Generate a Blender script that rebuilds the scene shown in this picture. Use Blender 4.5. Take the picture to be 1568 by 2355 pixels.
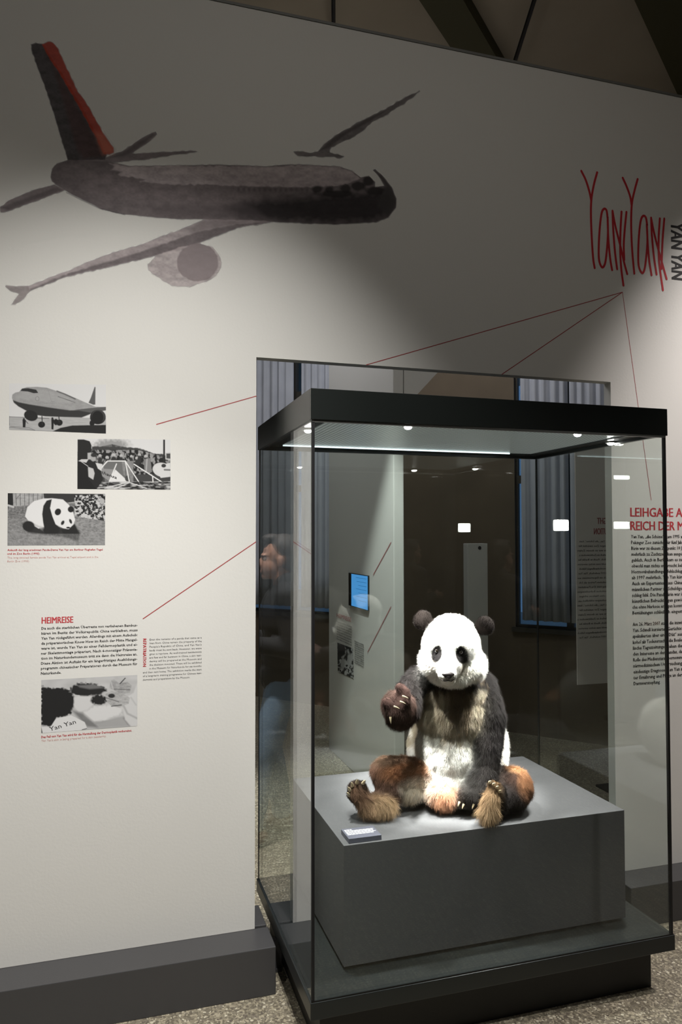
import bpy, bmesh, math, random
import numpy as np
from mathutils import Vector, Matrix

random.seed(7)
rng = np.random.default_rng(7)
SC = bpy.context.scene
COL = SC.collection
for o_ in list(bpy.data.objects):
    bpy.data.objects.remove(o_)

# ------------------------------------------------------------------ camera
S = 1.08
EYE = 1.6 * S
F = 1727.26
YAW, PIT, ROL = [math.radians(a) for a in (17.0732, 1.8691, -0.0458)]
FW = np.array([math.sin(YAW) * math.cos(PIT), math.cos(YAW) * math.cos(PIT), math.sin(PIT)])
RT = np.cross(FW, [0, 0, 1]); RT /= np.linalg.norm(RT)
UP = np.cross(RT, FW)
RT, UP = RT * math.cos(ROL) + UP * math.sin(ROL), UP * math.cos(ROL) - RT * math.sin(ROL)
CAM = np.array([0, 0, EYE])
cam_data = bpy.data.cameras.new('camera')
cam = bpy.data.objects.new('camera', cam_data)
COL.objects.link(cam)
m = Matrix([[RT[i], UP[i], -FW[i], CAM[i]] for i in range(3)] + [[0, 0, 0, 1]])
cam.matrix_world = m
cam_data.sensor_fit = 'VERTICAL'
cam_data.sensor_height = 36
cam_data.lens = F / 2355 * 36
cam_data.clip_start = 0.05
SC.camera = cam

# ------------------------------------------------------------------ world, exposure, room lamps
SC.view_settings.view_transform = 'Standard'
SC.view_settings.look = 'None'
SC.view_settings.gamma = 1
SC.view_settings.use_curve_mapping = False
SC.view_settings.exposure = 0.0
w = bpy.data.worlds.new('dusk'); SC.world = w; w.use_nodes = True
w.node_tree.nodes['Background'].inputs[0].default_value = (0.13, 0.27, 0.55, 1)
w.node_tree.nodes['Background'].inputs[1].default_value = 0.5
SC.cycles.transparent_max_bounces = 32
SC.cycles.max_bounces = 8
SC.cycles.use_denoising = True
SC.cycles.sample_clamp_indirect = 6


def spot_lamp(name, loc, target, power, size_deg, blend=0.6, color=(1, 0.93, 0.84), radius=0.04, parent=None):
    d = bpy.data.lights.new(name, 'SPOT')
    d.energy = power; d.spot_size = math.radians(size_deg); d.spot_blend = blend
    d.color = color; d.shadow_soft_size = radius
    o = bpy.data.objects.new(name, d); COL.objects.link(o)
    o.location = loc
    o.rotation_euler = (Vector(target) - Vector(loc)).to_track_quat('-Z', 'Y').to_euler()
    if parent is not None: o.parent = parent
    return o


def area_lamp(name, loc, target, power, sx, sy, color=(1, 0.95, 0.88)):
    d = bpy.data.lights.new(name, 'AREA'); d.shape = 'RECTANGLE'; d.size = sx; d.size_y = sy
    d.energy = power; d.color = color
    o = bpy.data.objects.new(name, d); COL.objects.link(o)
    o.location = loc
    o.rotation_euler = (Vector(target) - Vector(loc)).to_track_quat('-Z', 'Y').to_euler()
    return o


YW = 2.7665 * S
# track spots that wash the display wall
spot_lamp('track_spot_light', (0.35, 1.0, 4.4), (0.1, YW, 0.75), 400, 62, 0.95, (1, .975, .935))
spot_lamp('track_spot_light', (0.15, 0.9, 4.4), (0.0, YW, 0.25), 420, 38, 1.0, (1, .975, .94))  # extra low wash, added to brighten the lower wall
spot_lamp('track_spot_light', (-1.0, 0.7, 4.4), (-0.5, YW, 1.0), 90, 60, 0.9, (1, .965, .915))
spot_lamp('track_spot_light', (3.6, 1.5, 4.8), (3.5, YW, 1.3), 620, 62, 0.7, (1, .93, .90))
area_lamp('hall_light', (0.6, 0.6, 5.0), (0.6, 0.7, 0), 22, 3.2, 1.6)
area_lamp('far_hall_light', (1.2, 5.2, 4.9), (1.4, 5.6, 0), 70, 2.4, 1.6, (.97, .97, 1))
spot_lamp('panel_fill_spot', (1.05, 3.75, 3.9), (1.72, 4.60, 0.25), 420, 34, 0.6, (.95, 1, .97))  # added lamp, stands in for case light falling on the panel
spot_lamp('man_fill_spot', (0.95, 3.5, 4.3), (0.33, 4.3, .30), 480, 40, 0.8, (1, .98, .93))  # added lamp, brightens the man for his reflection

# ------------------------------------------------------------------ image-plane rays
def ray(x, y): return FW + RT * (x - 784) / F - UP * (y - 1177.5) / F
def at_y(x, y, Y): d = ray(x, y); return CAM + d * Y / d[1]
def at_z(x, y, Z): d = ray(x, y); return CAM + d * (Z - EYE) / d[2]
def at_x(x, y, X): d = ray(x, y); return CAM + d * X / d[0]
def at_d(x, y, D): return CAM + ray(x, y) * D

# ------------------------------------------------------------------ materials
def mat(name, color, rough=0.6, metal=0.0, spec=0.5, emit=None, strength=0, bump=None, vary=None, sheen=0):
    mt = bpy.data.materials.new(name); mt.use_nodes = True
    nt = mt.node_tree; b = nt.nodes['Principled BSDF']
    b.inputs['Base Color'].default_value = (*color, 1)
    b.inputs['Roughness'].default_value = rough
    b.inputs['Metallic'].default_value = metal
    b.inputs['Specular IOR Level'].default_value = spec
    if sheen: b.inputs['Sheen Weight'].default_value = sheen
    if emit:
        b.inputs['Emission Color'].default_value = (*emit, 1)
        b.inputs['Emission Strength'].default_value = strength
    if bump or vary:
        tc = nt.nodes.new('ShaderNodeTexCoord')
        n = nt.nodes.new('ShaderNodeTexNoise')
        sc = (bump or vary)[0]
        n.inputs['Scale'].default_value = sc; n.inputs['Detail'].default_value = 5
        nt.links.new(tc.outputs['Object'], n.inputs['Vector'])
        if bump:
            bp = nt.nodes.new('ShaderNodeBump'); bp.inputs['Strength'].default_value = bump[1]
            bp.inputs['Distance'].default_value = 0.004
            nt.links.new(n.outputs['Fac'], bp.inputs['Height'])
            nt.links.new(bp.outputs['Normal'], b.inputs['Normal'])
        if vary:
            n2 = nt.nodes.new('ShaderNodeTexNoise'); n2.inputs['Scale'].default_value = vary[0]
            n2.inputs['Detail'].default_value = 4
            nt.links.new(tc.outputs['Object'], n2.inputs['Vector'])
            mx = nt.nodes.new('ShaderNodeMix'); mx.data_type = 'RGBA'
            mx.inputs['A'].default_value = (*[c * (1 - vary[1]) for c in color], 1)
            mx.inputs['B'].default_value = (*[min(1, c * (1 + vary[1])) for c in color], 1)
            nt.links.new(n2.outputs['Fac'], mx.inputs['Factor'])
            nt.links.new(mx.outputs['Result'], b.inputs['Base Color'])
    return mt


def glass_mat():
    mt = bpy.data.materials.new('case_glass'); mt.use_nodes = True
    nt = mt.node_tree; nt.nodes.clear()
    out = nt.nodes.new('ShaderNodeOutputMaterial')
    tr = nt.nodes.new('ShaderNodeBsdfTransparent'); tr.inputs[0].default_value = (0.965, 0.985, 0.975, 1)
    gl = nt.nodes.new('ShaderNodeBsdfGlossy'); gl.inputs['Roughness'].default_value = 0.0
    gl.inputs['Color'].default_value = (1, 1, 1, 1)
    lw = nt.nodes.new('ShaderNodeLayerWeight'); lw.inputs['Blend'].default_value = 0.5
    pw = nt.nodes.new('ShaderNodeMath'); pw.operation = 'POWER'; pw.inputs[1].default_value = 5
    ma = nt.nodes.new('ShaderNodeMath'); ma.operation = 'MULTIPLY_ADD'
    ma.inputs[1].default_value = 0.955; ma.inputs[2].default_value = 0.045
    mx = nt.nodes.new('ShaderNodeMixShader')
    nt.links.new(lw.outputs['Facing'], pw.inputs[0]); nt.links.new(pw.outputs[0], ma.inputs[0])
    nt.links.new(ma.outputs[0], mx.inputs[0]); nt.links.new(tr.outputs[0], mx.inputs[1])
    nt.links.new(gl.outputs[0], mx.inputs[2]); nt.links.new(mx.outputs[0], out.inputs[0])
    return mt


def attr_mat(name, rough=0.7, alpha=False, spec=0.3, sheen=0, trans=0):
    mt = bpy.data.materials.new(name); mt.use_nodes = True
    nt = mt.node_tree; b = nt.nodes['Principled BSDF']
    a = nt.nodes.new('ShaderNodeAttribute'); a.attribute_name = 'Col'
    nt.links.new(a.outputs['Color'], b.inputs['Base Color'])
    b.inputs['Roughness'].default_value = rough
    b.inputs['Specular IOR Level'].default_value = spec
    if sheen: b.inputs['Sheen Weight'].default_value = sheen
    if alpha: nt.links.new(a.outputs['Alpha'], b.inputs['Alpha'])
    return mt


def terrazzo():
    mt = bpy.data.materials.new('terrazzo'); mt.use_nodes = True
    nt = mt.node_tree; b = nt.nodes['Principled BSDF']
    tc = nt.nodes.new('ShaderNodeTexCoord')
    def vor(scale):
        v = nt.nodes.new('ShaderNodeTexVoronoi'); v.inputs['Scale'].default_value = scale
        nt.links.new(tc.outputs['Object'], v.inputs['Vector']); return v
    v1, v2 = vor(70), vor(140)
    def ramp(src, stops):
        r = nt.nodes.new('ShaderNodeValToRGB'); r.color_ramp.interpolation = 'CONSTANT'
        els = r.color_ramp.elements
        els[0].position = 0; els[0].color = (*stops[0][1], 1)
        els[1].position = stops[1][0]; els[1].color = (*stops[1][1], 1)
        for p, c in stops[2:]:
            e = els.new(p); e.color = (*c, 1)
        nt.links.new(src, r.inputs[0]); return r
    sx1 = nt.nodes.new('ShaderNodeSeparateColor'); nt.links.new(v1.outputs['Color'], sx1.inputs[0])
    sx2 = nt.nodes.new('ShaderNodeSeparateColor'); nt.links.new(v2.outputs['Color'], sx2.inputs[0])
    st = [(0, (.17, .15, .11)), (.25, (.27, .24, .175)), (.5, (.22, .195, .15)), (.66, (.40, .355, .26)), (.84, (.14, .12, .095)), (.93, (.58, .54, .42))]
    r1 = ramp(sx1.outputs[0], st); r2 = ramp(sx2.outputs[1], st)
    # chip mask: small distance = inside a chip
    lt = nt.nodes.new('ShaderNodeMath'); lt.operation = 'LESS_THAN'; lt.inputs[1].default_value = 0.43
    nt.links.new(v1.outputs['Distance'], lt.inputs[0])
    mx = nt.nodes.new('ShaderNodeMix'); mx.data_type = 'RGBA'
    nt.links.new(lt.outputs[0], mx.inputs['Factor'])
    nt.links.new(r2.outputs[0], mx.inputs['A']); nt.links.new(r1.outputs[0], mx.inputs['B'])
    no = nt.nodes.new('ShaderNodeTexNoise'); no.inputs['Scale'].default_value = 2.2
    nt.links.new(tc.outputs['Object'], no.inputs['Vector'])
    mr = nt.nodes.new('ShaderNodeMapRange'); mr.inputs['To Min'].default_value = .8; mr.inputs['To Max'].default_value = 1.2
    nt.links.new(no.outputs['Fac'], mr.inputs['Value'])
    mu = nt.nodes.new('ShaderNodeMix'); mu.data_type = 'RGBA'; mu.blend_type = 'MULTIPLY'
    mu.inputs['Factor'].default_value = 1
    nt.links.new(mx.outputs['Result'], mu.inputs['A']); nt.links.new(mr.outputs[0], mu.inputs['B'])
    nt.links.new(mu.outputs['Result'], b.inputs['Base Color'])
    b.inputs['Roughness'].default_value = 0.32
    return mt


M = {}
M['wall'] = mat('wall_paint', (.70, .69, .655), .85, bump=(90, .08))
M['core'] = mat('panel_edge', (.16, .16, .15), .6)
M['plinth'] = mat('plinth_laminate', (.055, .054, .056), .42, bump=(300, .05))
M['black'] = mat('case_black', (.014, .017, .017), .33)
M['fascia'] = mat('case_fascia', (.012, .0145, .0135), .30)
M['rubber'] = mat('seal', (.008, .008, .009), .5)
M['block'] = mat('block_grey', (.100, .101, .104), .62, bump=(400, .05), vary=(60, .05))
M['metal'] = mat('brushed_steel', (.55, .55, .52), .35, 1.0)
M['darkmetal'] = mat('dark_metal', (.05, .05, .05), .4, 1.0)
M['led'] = mat('led', (1, 1, 1), .4, emit=(1, .97, .95), strength=60)
M['led_soft'] = mat('lamp_face', (1, 1, 1), .4, emit=(1, .99, .93), strength=28)
M['diffuser'] = mat('diffuser', (.5, .55, .53), .18, 0.3, bump=(260, .6))
M['glass'] = glass_mat()
M['red'] = mat('red_ink', (.50, .020, .030), .6)
M['softred'] = mat('red_print', (.48, .035, .045), .7)
M['palered'] = mat('pale_red_print', (.60, .30, .27), .7)
M['ink'] = mat('black_ink', (.03, .028, .028), .7)
M['line'] = mat('line_red', (.36, .05, .05), .7)
M['print'] = attr_mat('photo_print', .75)
M['mural'] = attr_mat('mural_paint', .85, alpha=True)
M['floor'] = terrazzo()
M['brown'] = mat('brown_wall', (.125, .095, .062), .8, vary=(3, .25))
M['ceil'] = mat('ceiling_board', (.36, .30, .225), .9, vary=(2, .12))
M['beam'] = mat('beam_steel', (.06, .052, .02), .7)
M['roomdark'] = mat('hall_wall', (.10, .09, .075), .9)
M['curtain'] = mat('curtain_cloth', (.46, .48, .53), .9, vary=(5, .15))
M['frame'] = mat('window_frame', (.05, .045, .035), .6)
M['screen'] = mat('screen', (.02, .05, .1), .3, emit=(.10, .42, .95), strength=.75)
M['screenink'] = mat('screen_ink', (.02, .05, .1), .3, emit=(.03, .2, .5), strength=.7)
M['white'] = mat('white_ink', (.95, .95, .95), .6)
M['claw'] = mat('horn', (.62, .52, .34), .25)
M['nose'] = mat('nose_skin', (.018, .014, .014), .42, bump=(300, .3))
M['eye'] = mat('eye_glass', (.004, .003, .002), .05)
M['pad'] = mat('toe_pad', (.022, .017, .015), .28, bump=(200, .3))

# ------------------------------------------------------------------ helpers
def tag(o, label=None, cat=None, group=None, kind=None):
    if label: o['label'] = label
    if cat: o['category'] = cat
    if group: o['group'] = group
    if kind: o['kind'] = kind
    return o


def empty(name, loc, rz=0):
    o = bpy.data.objects.new(name, None); COL.objects.link(o)
    o.location = loc; o.rotation_euler = (0, 0, rz); o.empty_display_size = .05
    return o


def link_mesh(name, me, material, parent=None, smooth=False):
    if material is not None and not me.materials: me.materials.append(material)
    if smooth:
        me.polygons.foreach_set('use_smooth', [True] * len(me.polygons))
    o = bpy.data.objects.new(name, me); COL.objects.link(o)
    if parent is not None:
        o.parent = parent
        # geometry is given in world coordinates: undo the parent's transform
        T = parent.matrix_basis.copy()
        p = parent.parent
        while p is not None:
            T = p.matrix_basis @ T; p = p.parent
        me.transform(T.inverted())
    return o


class MB:
    """collects shapes in world space"""
    def __init__(s): s.bm = bmesh.new()
    def box(s, x0, x1, y0, y1, z0, z1, bev=0, M4=None):
        r = bmesh.ops.create_cube(s.bm, size=1)
        vs = r['verts']
        for v in vs:
            v.co = Vector((x0 + (v.co.x + .5) * (x1 - x0), y0 + (v.co.y + .5) * (y1 - y0), z0 + (v.co.z + .5) * (z1 - z0)))
            if M4: v.co = M4 @ v.co
        if bev:
            es = list({e for v in vs for e in v.link_edges})
            bmesh.ops.bevel(s.bm, geom=es, offset=bev, segments=2, affect='EDGES', profile=.5)
        return s
    def cyl(s, p0, p1, r0, r1=None, seg=20, cap=True):
        r1 = r0 if r1 is None else r1
        p0, p1 = Vector(p0), Vector(p1); d = p1 - p0
        q = d.to_track_quat('Z', 'Y').to_matrix().to_4x4()
        r = bmesh.ops.create_cone(s.bm, cap_ends=cap, segments=seg, radius1=r0, radius2=r1, depth=d.length,
                                  matrix=Matrix.Translation((p0 + p1) / 2) @ q)
        return s
    def ball(s, c, r, seg=16, rot=None):
        r = (r, r, r) if not hasattr(r, '__len__') else r
        Mx = Matrix.Translation(Vector(c)) @ (rot.to_4x4() if rot else Matrix()) @ Matrix.Diagonal((*r, 1))
        bmesh.ops.create_uvsphere(s.bm, u_segments=seg, v_segments=seg // 2 + 2, radius=1, matrix=Mx)
        return s
    def prism(s, pts, axis_vec):
        """pts: world polygon; extruded along axis_vec"""
        vs = [s.bm.verts.new(Vector(p)) for p in pts]
        f = s.bm.faces.new(vs)
        r = bmesh.ops.extrude_face_region(s.bm, geom=[f])
        for v in [g for g in r['geom'] if isinstance(g, bmesh.types.BMVert)]:
            v.co += Vector(axis_vec)
        bmesh.ops.recalc_face_normals(s.bm, faces=s.bm.faces[:])
        return s
    def quad(s, a, b, c, d):
        s.bm.faces.new([s.bm.verts.new(Vector(p)) for p in (a, b, c, d)]); return s
    def build(s, name, material, parent=None, smooth=False):
        me = bpy.data.meshes.new(name); s.bm.to_mesh(me); s.bm.free()
        return link_mesh(name, me, material, parent, smooth)


# =================================================================== SETTING
XO1, XO2, ZO = .5181 * S, 2.0792 * S, 2.2727 * S
HP, ZT, YP = .1648 * S, 3.6046 * S, 2.628 * S
XPL, XPR = .5677 * S, 2.0416 * S
WT = .05
mb = MB(); mb.box(-12, 9, -6, 24, -.1, 0)
tag(mb.build('floor', M['floor']), kind='structure')
mb = MB()
mb.box(-3.2, XO1, YW, YW + WT, HP + .001, ZT)
mb.box(XO2, 4.6, YW, YW + WT, HP + .001, ZT)
mb.box(XO1, XO2, YW, YW + WT, ZO, ZT)
bmesh.ops.remove_doubles(mb.bm, verts=mb.bm.verts[:], dist=1e-5)
tag(mb.build('wall_front', M['wall']), kind='structure')
mb = MB(); mb.box(-3.2, 4.6, YW - .003, YW + WT + .003, ZT + .0005, ZT + .012)
tag(mb.build('trim_1', M['core']), kind='structure')
mb = MB(); mb.box(-3.2, XPL, YP, YW + .004, 0, HP, .003)
tag(mb.build('trim_2', M['plinth']), kind='structure')
mb = MB(); mb.box(XPR, 4.6, YP, YW + .004, 0, HP, .003)
tag(mb.build('trim_3', M['plinth']), kind='structure')
mb = MB(); mb.box(-3.2, XPL, YW + .03, YW + .2, 0, HP - .005, .003)
tag(mb.build('trim_4', M['plinth']), kind='structure')
mb = MB(); mb.box(XPR, 4.6, YW + .03, YW + .2, 0, HP - .005, .003)
tag(mb.build('trim_5', M['plinth']), kind='structure')
mb = MB(); mb.box(XPL + .001, XPL + .055, YW + .0, YW + .05, 0.012, HP * .62)
mb.box(XPL + .001, XPL + .055, YW - .01, YW + .06, 0.0, 0.012)
tag(mb.build('trim_6', M['plinth']), kind='structure')
# hall enclosure
ZC = 5.2
mb = MB(); mb.box(-12, 9, -6, 24, ZC, ZC + .1)
tag(mb.build('ceiling', M['ceil']), kind='structure')
for nm, b in (('wall_left', (-12.1, -12, -6, 24)), ('wall_right', (8.4, 8.5, -6, .2)), ('wall_behind', (-12, 9, -6.1, -6))):
    mb = MB(); mb.box(b[0], b[1], b[2], b[3], 0, ZC)
    tag(mb.build(nm, M['roomdark']), kind='structure')


def ceiling_bar(pa, pb, z, wdt, h, name, material, **kw):
    A, B = at_z(*pa, z), at_z(*pb, z)
    A, B = Vector(A), Vector(B); d = (B - A).normalized()
    A = A - d * 4; B = B + d * 6
    n = Vector((-d.y, d.x, 0)) * wdt / 2
    mb = MB(); mb.prism([A - n, A + n, B + n, B - n], (0, 0, h))
    return tag(mb.build(name, material), kind='structure')


ceiling_bar((1014, 0), (1090, 122), ZC - .10, .24, .10, 'trim_7', M['beam'])
ceiling_bar((1560, 0), (1650, 240), ZC - .12, .45, .12, 'trim_8', M['beam'])
for i, (pa, pb) in enumerate((((766, -20), (767, 80)), ((1235, -20), (1168, 190)))):
    A, B = Vector(at_z(*pa, ZC - .12)), Vector(at_z(*pb, ZC - .12))
    d = (B - A).normalized(); A -= d * 1.5; B += d * 2
    mb = MB(); mb.cyl(A, B, .014, seg=10)
    tag(mb.build('trim_%d' % (9 + i), M['darkmetal']), kind='structure')

# far diagonal wall with two curtained windows
A0 = at_d(1300, 1234, 5.95 * S); B0 = at_d(670, 1234, 7.35 * S)
A0[2] = B0[2] = 0
U = Vector(B0 - A0).normalized(); N = Vector((-U.y, U.x, 0))
if N.y < 0: N = -N          # N points away from the camera
def t_at(px):
    d = ray(px, 1234)
    # CAM + k d on line A0 + t U
    a = np.array([[d[0], -U.x], [d[1], -U.y]]); b = np.array([A0[0], A0[1]])
    k, t = np.linalg.solve(a, b); return t
def W2(t, n, z): return Vector(A0) + U * t + N * n + Vector((0, 0, z))
ML = Matrix.Translation(Vector(A0)) @ Matrix(((U.x, N.x, 0, 0), (U.y, N.y, 0, 0), (0, 0, 1, 0), (0, 0, 0, 1)))
SILL = .93; HEAD = 4.3
wa0, wa1 = t_at(1440), t_at(1184)
wb0, wb1 = t_at(790), t_at(560)
mb = MB()
for (t0, t1, z0, z1) in ((-8.5, wa0, 0, ZC), (wa0, wa1, 0, SILL), (wa0, wa1, HEAD, ZC), (wa1, wb0, 0, ZC),
                         (wb0, wb1, 0, SILL), (wb0, wb1, HEAD, ZC), (wb1, 22, 0, ZC)):
    mb.box(t0, t1, 0, .10, z0, z1, M4=ML)
bmesh.ops.recalc_face_normals(mb.bm, faces=mb.bm.faces[:])
tag(mb.build('wall_back', M['brown']), kind='structure')


def window(idx, t0, t1, bars):
    root = empty('window_%d' % idx, W2((t0 + t1) / 2, .1, SILL)); tag(root, kind='structure')
    bpy.context.view_layer.update()
    mb = MB(); fw = .02
    mb.box(t0, t1, .04, .08, SILL, SILL + fw, M4=ML); mb.box(t0, t1, .04, .08, HEAD - fw, HEAD, M4=ML)
    mb.box(t0, t0 + fw, .04, .08, SILL + fw, HEAD - fw, M4=ML); mb.box(t1 - fw, t1, .04, .08, SILL + fw, HEAD - fw, M4=ML)
    for z in bars: mb.box(t0 + fw, t1 - fw, .04, .08, z, z + .07, M4=ML)
    tm = (t0 + t1) / 2; mb.box(tm - .03, tm + .03, .03, .09, SILL + fw, HEAD - fw, M4=ML)
    bmesh.ops.recalc_face_normals(mb.bm, faces=mb.bm.faces[:])
    mb.build('window_frame', M['frame'], root)
    mb = MB(); mb.box(t0 + fw, t1 - fw, .057, .063, SILL + fw, HEAD - fw, M4=ML)
    bmesh.ops.recalc_face_normals(mb.bm, faces=mb.bm.faces[:])
    mb.build('pane', M['glass'], root)
    mb = MB(); mb.box(t0 - .03, t1 + .03, -.025, .04, SILL - .04, SILL, M4=ML)
    bmesh.ops.recalc_face_normals(mb.bm, faces=mb.bm.faces[:])
    mb.build('window_sill', M['frame'], root)


window(1, wa0, wa1, (2.2, 3.2)); window(2, wb0, wb1, (2.2, 3.2))


def curtain(t0, t1, z0, z1, folds, label, n0=-.055, amp=.022):
    nx = int(folds * 10); nz = 10
    vs, fs = [], []
    ph = random.random() * 6
    for j in range(nz + 1):
        z = z0 + (z1 - z0) * j / nz
        for i in range(nx + 1):
            s = i / nx
            a = amp * (1 + .25 * math.sin(3 * s + j * .3))
            off = a * math.sin(2 * math.pi * folds * s + ph + .4 * math.sin(5 * s)) + .3 * a * math.sin(4.7 * math.pi * folds * s)
            vs.append(W2(t0 + (t1 - t0) * s, n0 + off, z))
    for j in range(nz):
        for i in range(nx):
            k = j * (nx + 1) + i; fs.append((k, k + 1, k + nx + 2, k + nx + 1))
    me = bpy.data.meshes.new('curtain'); me.from_pydata([tuple(v) for v in vs], [], fs)
    root = empty('curtain', W2((t0 + t1) / 2, n0, z0)); bpy.context.view_layer.update()
    o = link_mesh('curtain_cloth', me, M['curtain'], root, True)
    md = o.modifiers.new('thick', 'SOLIDIFY'); md.thickness = .004
    mb = MB(); mb.cyl(W2(t0 + .006, n0, z1 + .02), W2(t1 - .006, n0, z1 + .02), .010, seg=10)
    mb.build('curtain_rod', M['darkmetal'], root)
    return tag(root, label, 'curtain', 'curtains of the far windows')


curtain(t_at(1311), t_at(1203), SILL + .07, HEAD - .02, 5, 'grey curtain hanging in the left half of the far right window')
curtain(t_at(1440), t_at(1316), SILL + .07, HEAD - .02, 6, 'grey curtain hanging in the right half of the far right window')
curtain(t_at(790), t_at(700), SILL + .07, HEAD - .02, 6, 'grey curtain hanging in the right half of the far left window')
curtain(t_at(680), t_at(560), SILL + .07, HEAD - .02, 7, 'grey curtain hanging in the left half of the far left window')

# white exhibition panel behind the case (faces left), with screen and print
XP = 1.72
pn = at_x(905, 1234, XP); pf = at_x(756, 1234, XP)
Yn, Yf_ = pn[1], pf[1]
root = empty('exhibition_panel', (XP, Yn, 0)); bpy.context.view_layer.update()
tag(root, 'tall white exhibition panel with blue screen standing behind the display case', 'panel')
pe = at_y(929, 1234, Yn)
mb = MB(); mb.box(XP, pe[0], Yn, Yf_, .0, 4.1, .006); mb.build('panel_body', M['wall'], root)
q = [at_y(*p, Yn) for p in ((929, 940), (1014, 848), (1045, 700), (1045, 600), (929, 600))]
mb = MB(); mb.prism([tuple(p) for p in q], (0, .06, 0)); mb.build('header_panel', M['wall'], root)
def onp(px, py, off=.003): p = at_x(px, py, XP - off); return p
ptsS = [onp(804, 1317, .002), onp(849, 1319, .002), onp(849, 1401, .002), onp(804, 1392, .002)]
y0, y1 = ptsS[1][1], ptsS[0][1]; z1 = ptsS[0][2]; z0 = ptsS[3][2]
mb = MB(); mb.box(XP - .012, XP - .0005, y0, y1, z0, z1, .002); mb.build('screen_bezel', M['black'], root)
wd = y1 - y0
mb = MB(); mb.box(XP - .0135, XP - .0122, y0 + .005, y1 - wd * .17, z0 + .005, z1 - .005)
scr = mb.build('screen', M['screen'], root); tag(scr, 'glowing blue screen')
mb = MB()
for k in range(7):
    zz = z1 - (z1 - z0) * (.1 + .11 * k); mb.box(XP - .0142, XP - .0138, y0 + wd * .06, y0 + wd * (.45 + .25 * random.random()), zz - .003, zz)
mb.build('screen_text', M['screenink'], scr)

# brown free-standing post with a round hole, seen behind the panda
pp = [at_y(1075, 1250, 5.6), at_y(1121, 1250, 5.6)]
mb = MB(); mb.box(pp[0][0], pp[1][0], 5.6, 5.68, 0, pp[0][2], .004)
o = empty('sign_post', (pp[0][0], 5.6, 0)); bpy.context.view_layer.update()
mb.build('post_board', M['wall'], o)
hc = at_y(1103, 1260, 5.598); mb = MB(); mb.cyl((hc[0], 5.5985, hc[2]), (hc[0], 5.5995, hc[2]), .015); mb.build('dark_knob', M['ink'], o)
tag(o, 'narrow pale board with a dark dot near its top, standing far behind the panda', 'board')
# pale banner at the right with reversed lettering
YB = 4.3
bq = [at_y(1322, 1000, YB), at_y(1402, 1000, YB)]
TX = []


def text_mesh(s, size=1, bold=0.0):
    cu = bpy.data.curves.new('t', 'FONT'); cu.body = s; cu.size = 1; cu.offset = 0
    cu.resolution_u = 2 if size > .02 else 1
    ob = bpy.data.objects.new('t', cu); COL.objects.link(ob)
    dg = bpy.context.evaluated_depsgraph_get()
    me = bpy.data.meshes.new_from_object(ob.evaluated_get(dg))
    bpy.data.objects.remove(ob); bpy.data.curves.remove(cu)
    n = len(me.vertices); co = np.empty(n * 3); me.vertices.foreach_get('co', co); co = co.reshape(-1, 3)
    fs = [tuple(p.vertices) for p in me.polygons]
    bpy.data.meshes.remove(me)
    return co, fs


def text_block(name, lines, material, frame, parent=None, bold=0.0):
    """lines: (text, origin2d, width or None, capheight, rot); frame maps (u,v)->world array"""
    V, Fc = [], []; n0 = 0
    for (s, org, width, cap, rot, *b) in lines:
        co, fs = text_mesh(s, cap, b[0] if b else bold)
        if not len(co): continue
        x = co[:, 0] - co[:, 0].min(); y = co[:, 1]
        sy = cap / .70
        sx = (width / x.max()) if width else sy * .72
        x = x * sx; y = y * sy
        c, sn = math.cos(rot), math.sin(rot)
        u = org[0] + x * c - y * sn; v = org[1] + x * sn + y * c
        bb = b[0] if b else bold
        f0 = frame(np.zeros(1), np.zeros(1))[0]
        nv = np.cross(frame(np.ones(1), np.zeros(1))[0] - f0, frame(np.zeros(1), np.ones(1))[0] - f0)
        for q_, sh in enumerate((0, .035, -.035) if bb >= .004 else (0,)):
            V.append(frame(u + sh * cap * c, v + sh * cap * sn) + nv * q_ * .00006); Fc += [tuple(i + n0 for i in f) for f in fs]; n0 += len(co)
    me = bpy.data.meshes.new(name); me.from_pydata(np.vstack(V).tolist(), [], Fc)
    return link_mesh(name, me, material, parent)


def wall_frame(off=.0006):
    return lambda u, v: np.stack([u, np.full_like(u, YW - off), v], 1)


def wp(px, py): p = at_y(px, py, YW); return np.array([p[0], p[2]])


# =================================================================== WALL PRINT : text
def para(lines, tl, bl, tr, cap_ratio=.52, last=None, ragged=()):
    """lines evenly spaced; tl, bl = pixel of left end of first / last baseline; tr = right end of first line"""
    a, b, c = wp(*tl), wp(*bl), wp(*tr)
    n = len(lines); out = []
    wfull = c[0] - a[0]; dz = (a[1] - b[1]) / max(1, n - 1)
    for i, s in enumerate(lines):
        fr = 1.0
        if isinstance(s, tuple): s, fr = s
        out.append((s, (a[0], a[1] - dz * i), wfull * fr, dz * cap_ratio, 0))
    return out


fr = wall_frame()
a = wp(96, 1434); b = wp(168, 1431)
o = text_block('wall_heading', [('HEIMREISE', a, b[0] - a[0], .0235, 0, .006)], M['softred'], fr)
tag(o, 'small red heading HEIMREISE on the left of the white wall', 'lettering')
L = ['Da auch die sterblichen Überreste von verliehenen Bambus-', 'bären im Besitz der Volksrepublik China verbleiben, muss',
     'Yan Yan rückgeführt werden. Allerdings mit einem Aufschub:', 'da präparatorisches Know How im Reich der Mitte Mangel-',
     'ware ist, wurde Yan Yan zu einer Felldermoplastik und ei-', 'ner Skelettmontage präpariert. Nach 6-monatiger Präsenta-',
     'tion im Naturkundemuseum tritt sie dann die Heimreise an.', 'Diese Aktion ist Auftakt für ein längerfristiges Ausbildungs-',
     'programm chinesischer Präparatoren durch das Museum für', ('Naturkunde.', .205)]
o = text_block('wall_paragraph', para(L, (95.5, 1448), (95.5, 1551.5), (316, 1440)), M['ink'], fr, bold=.004)
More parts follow.
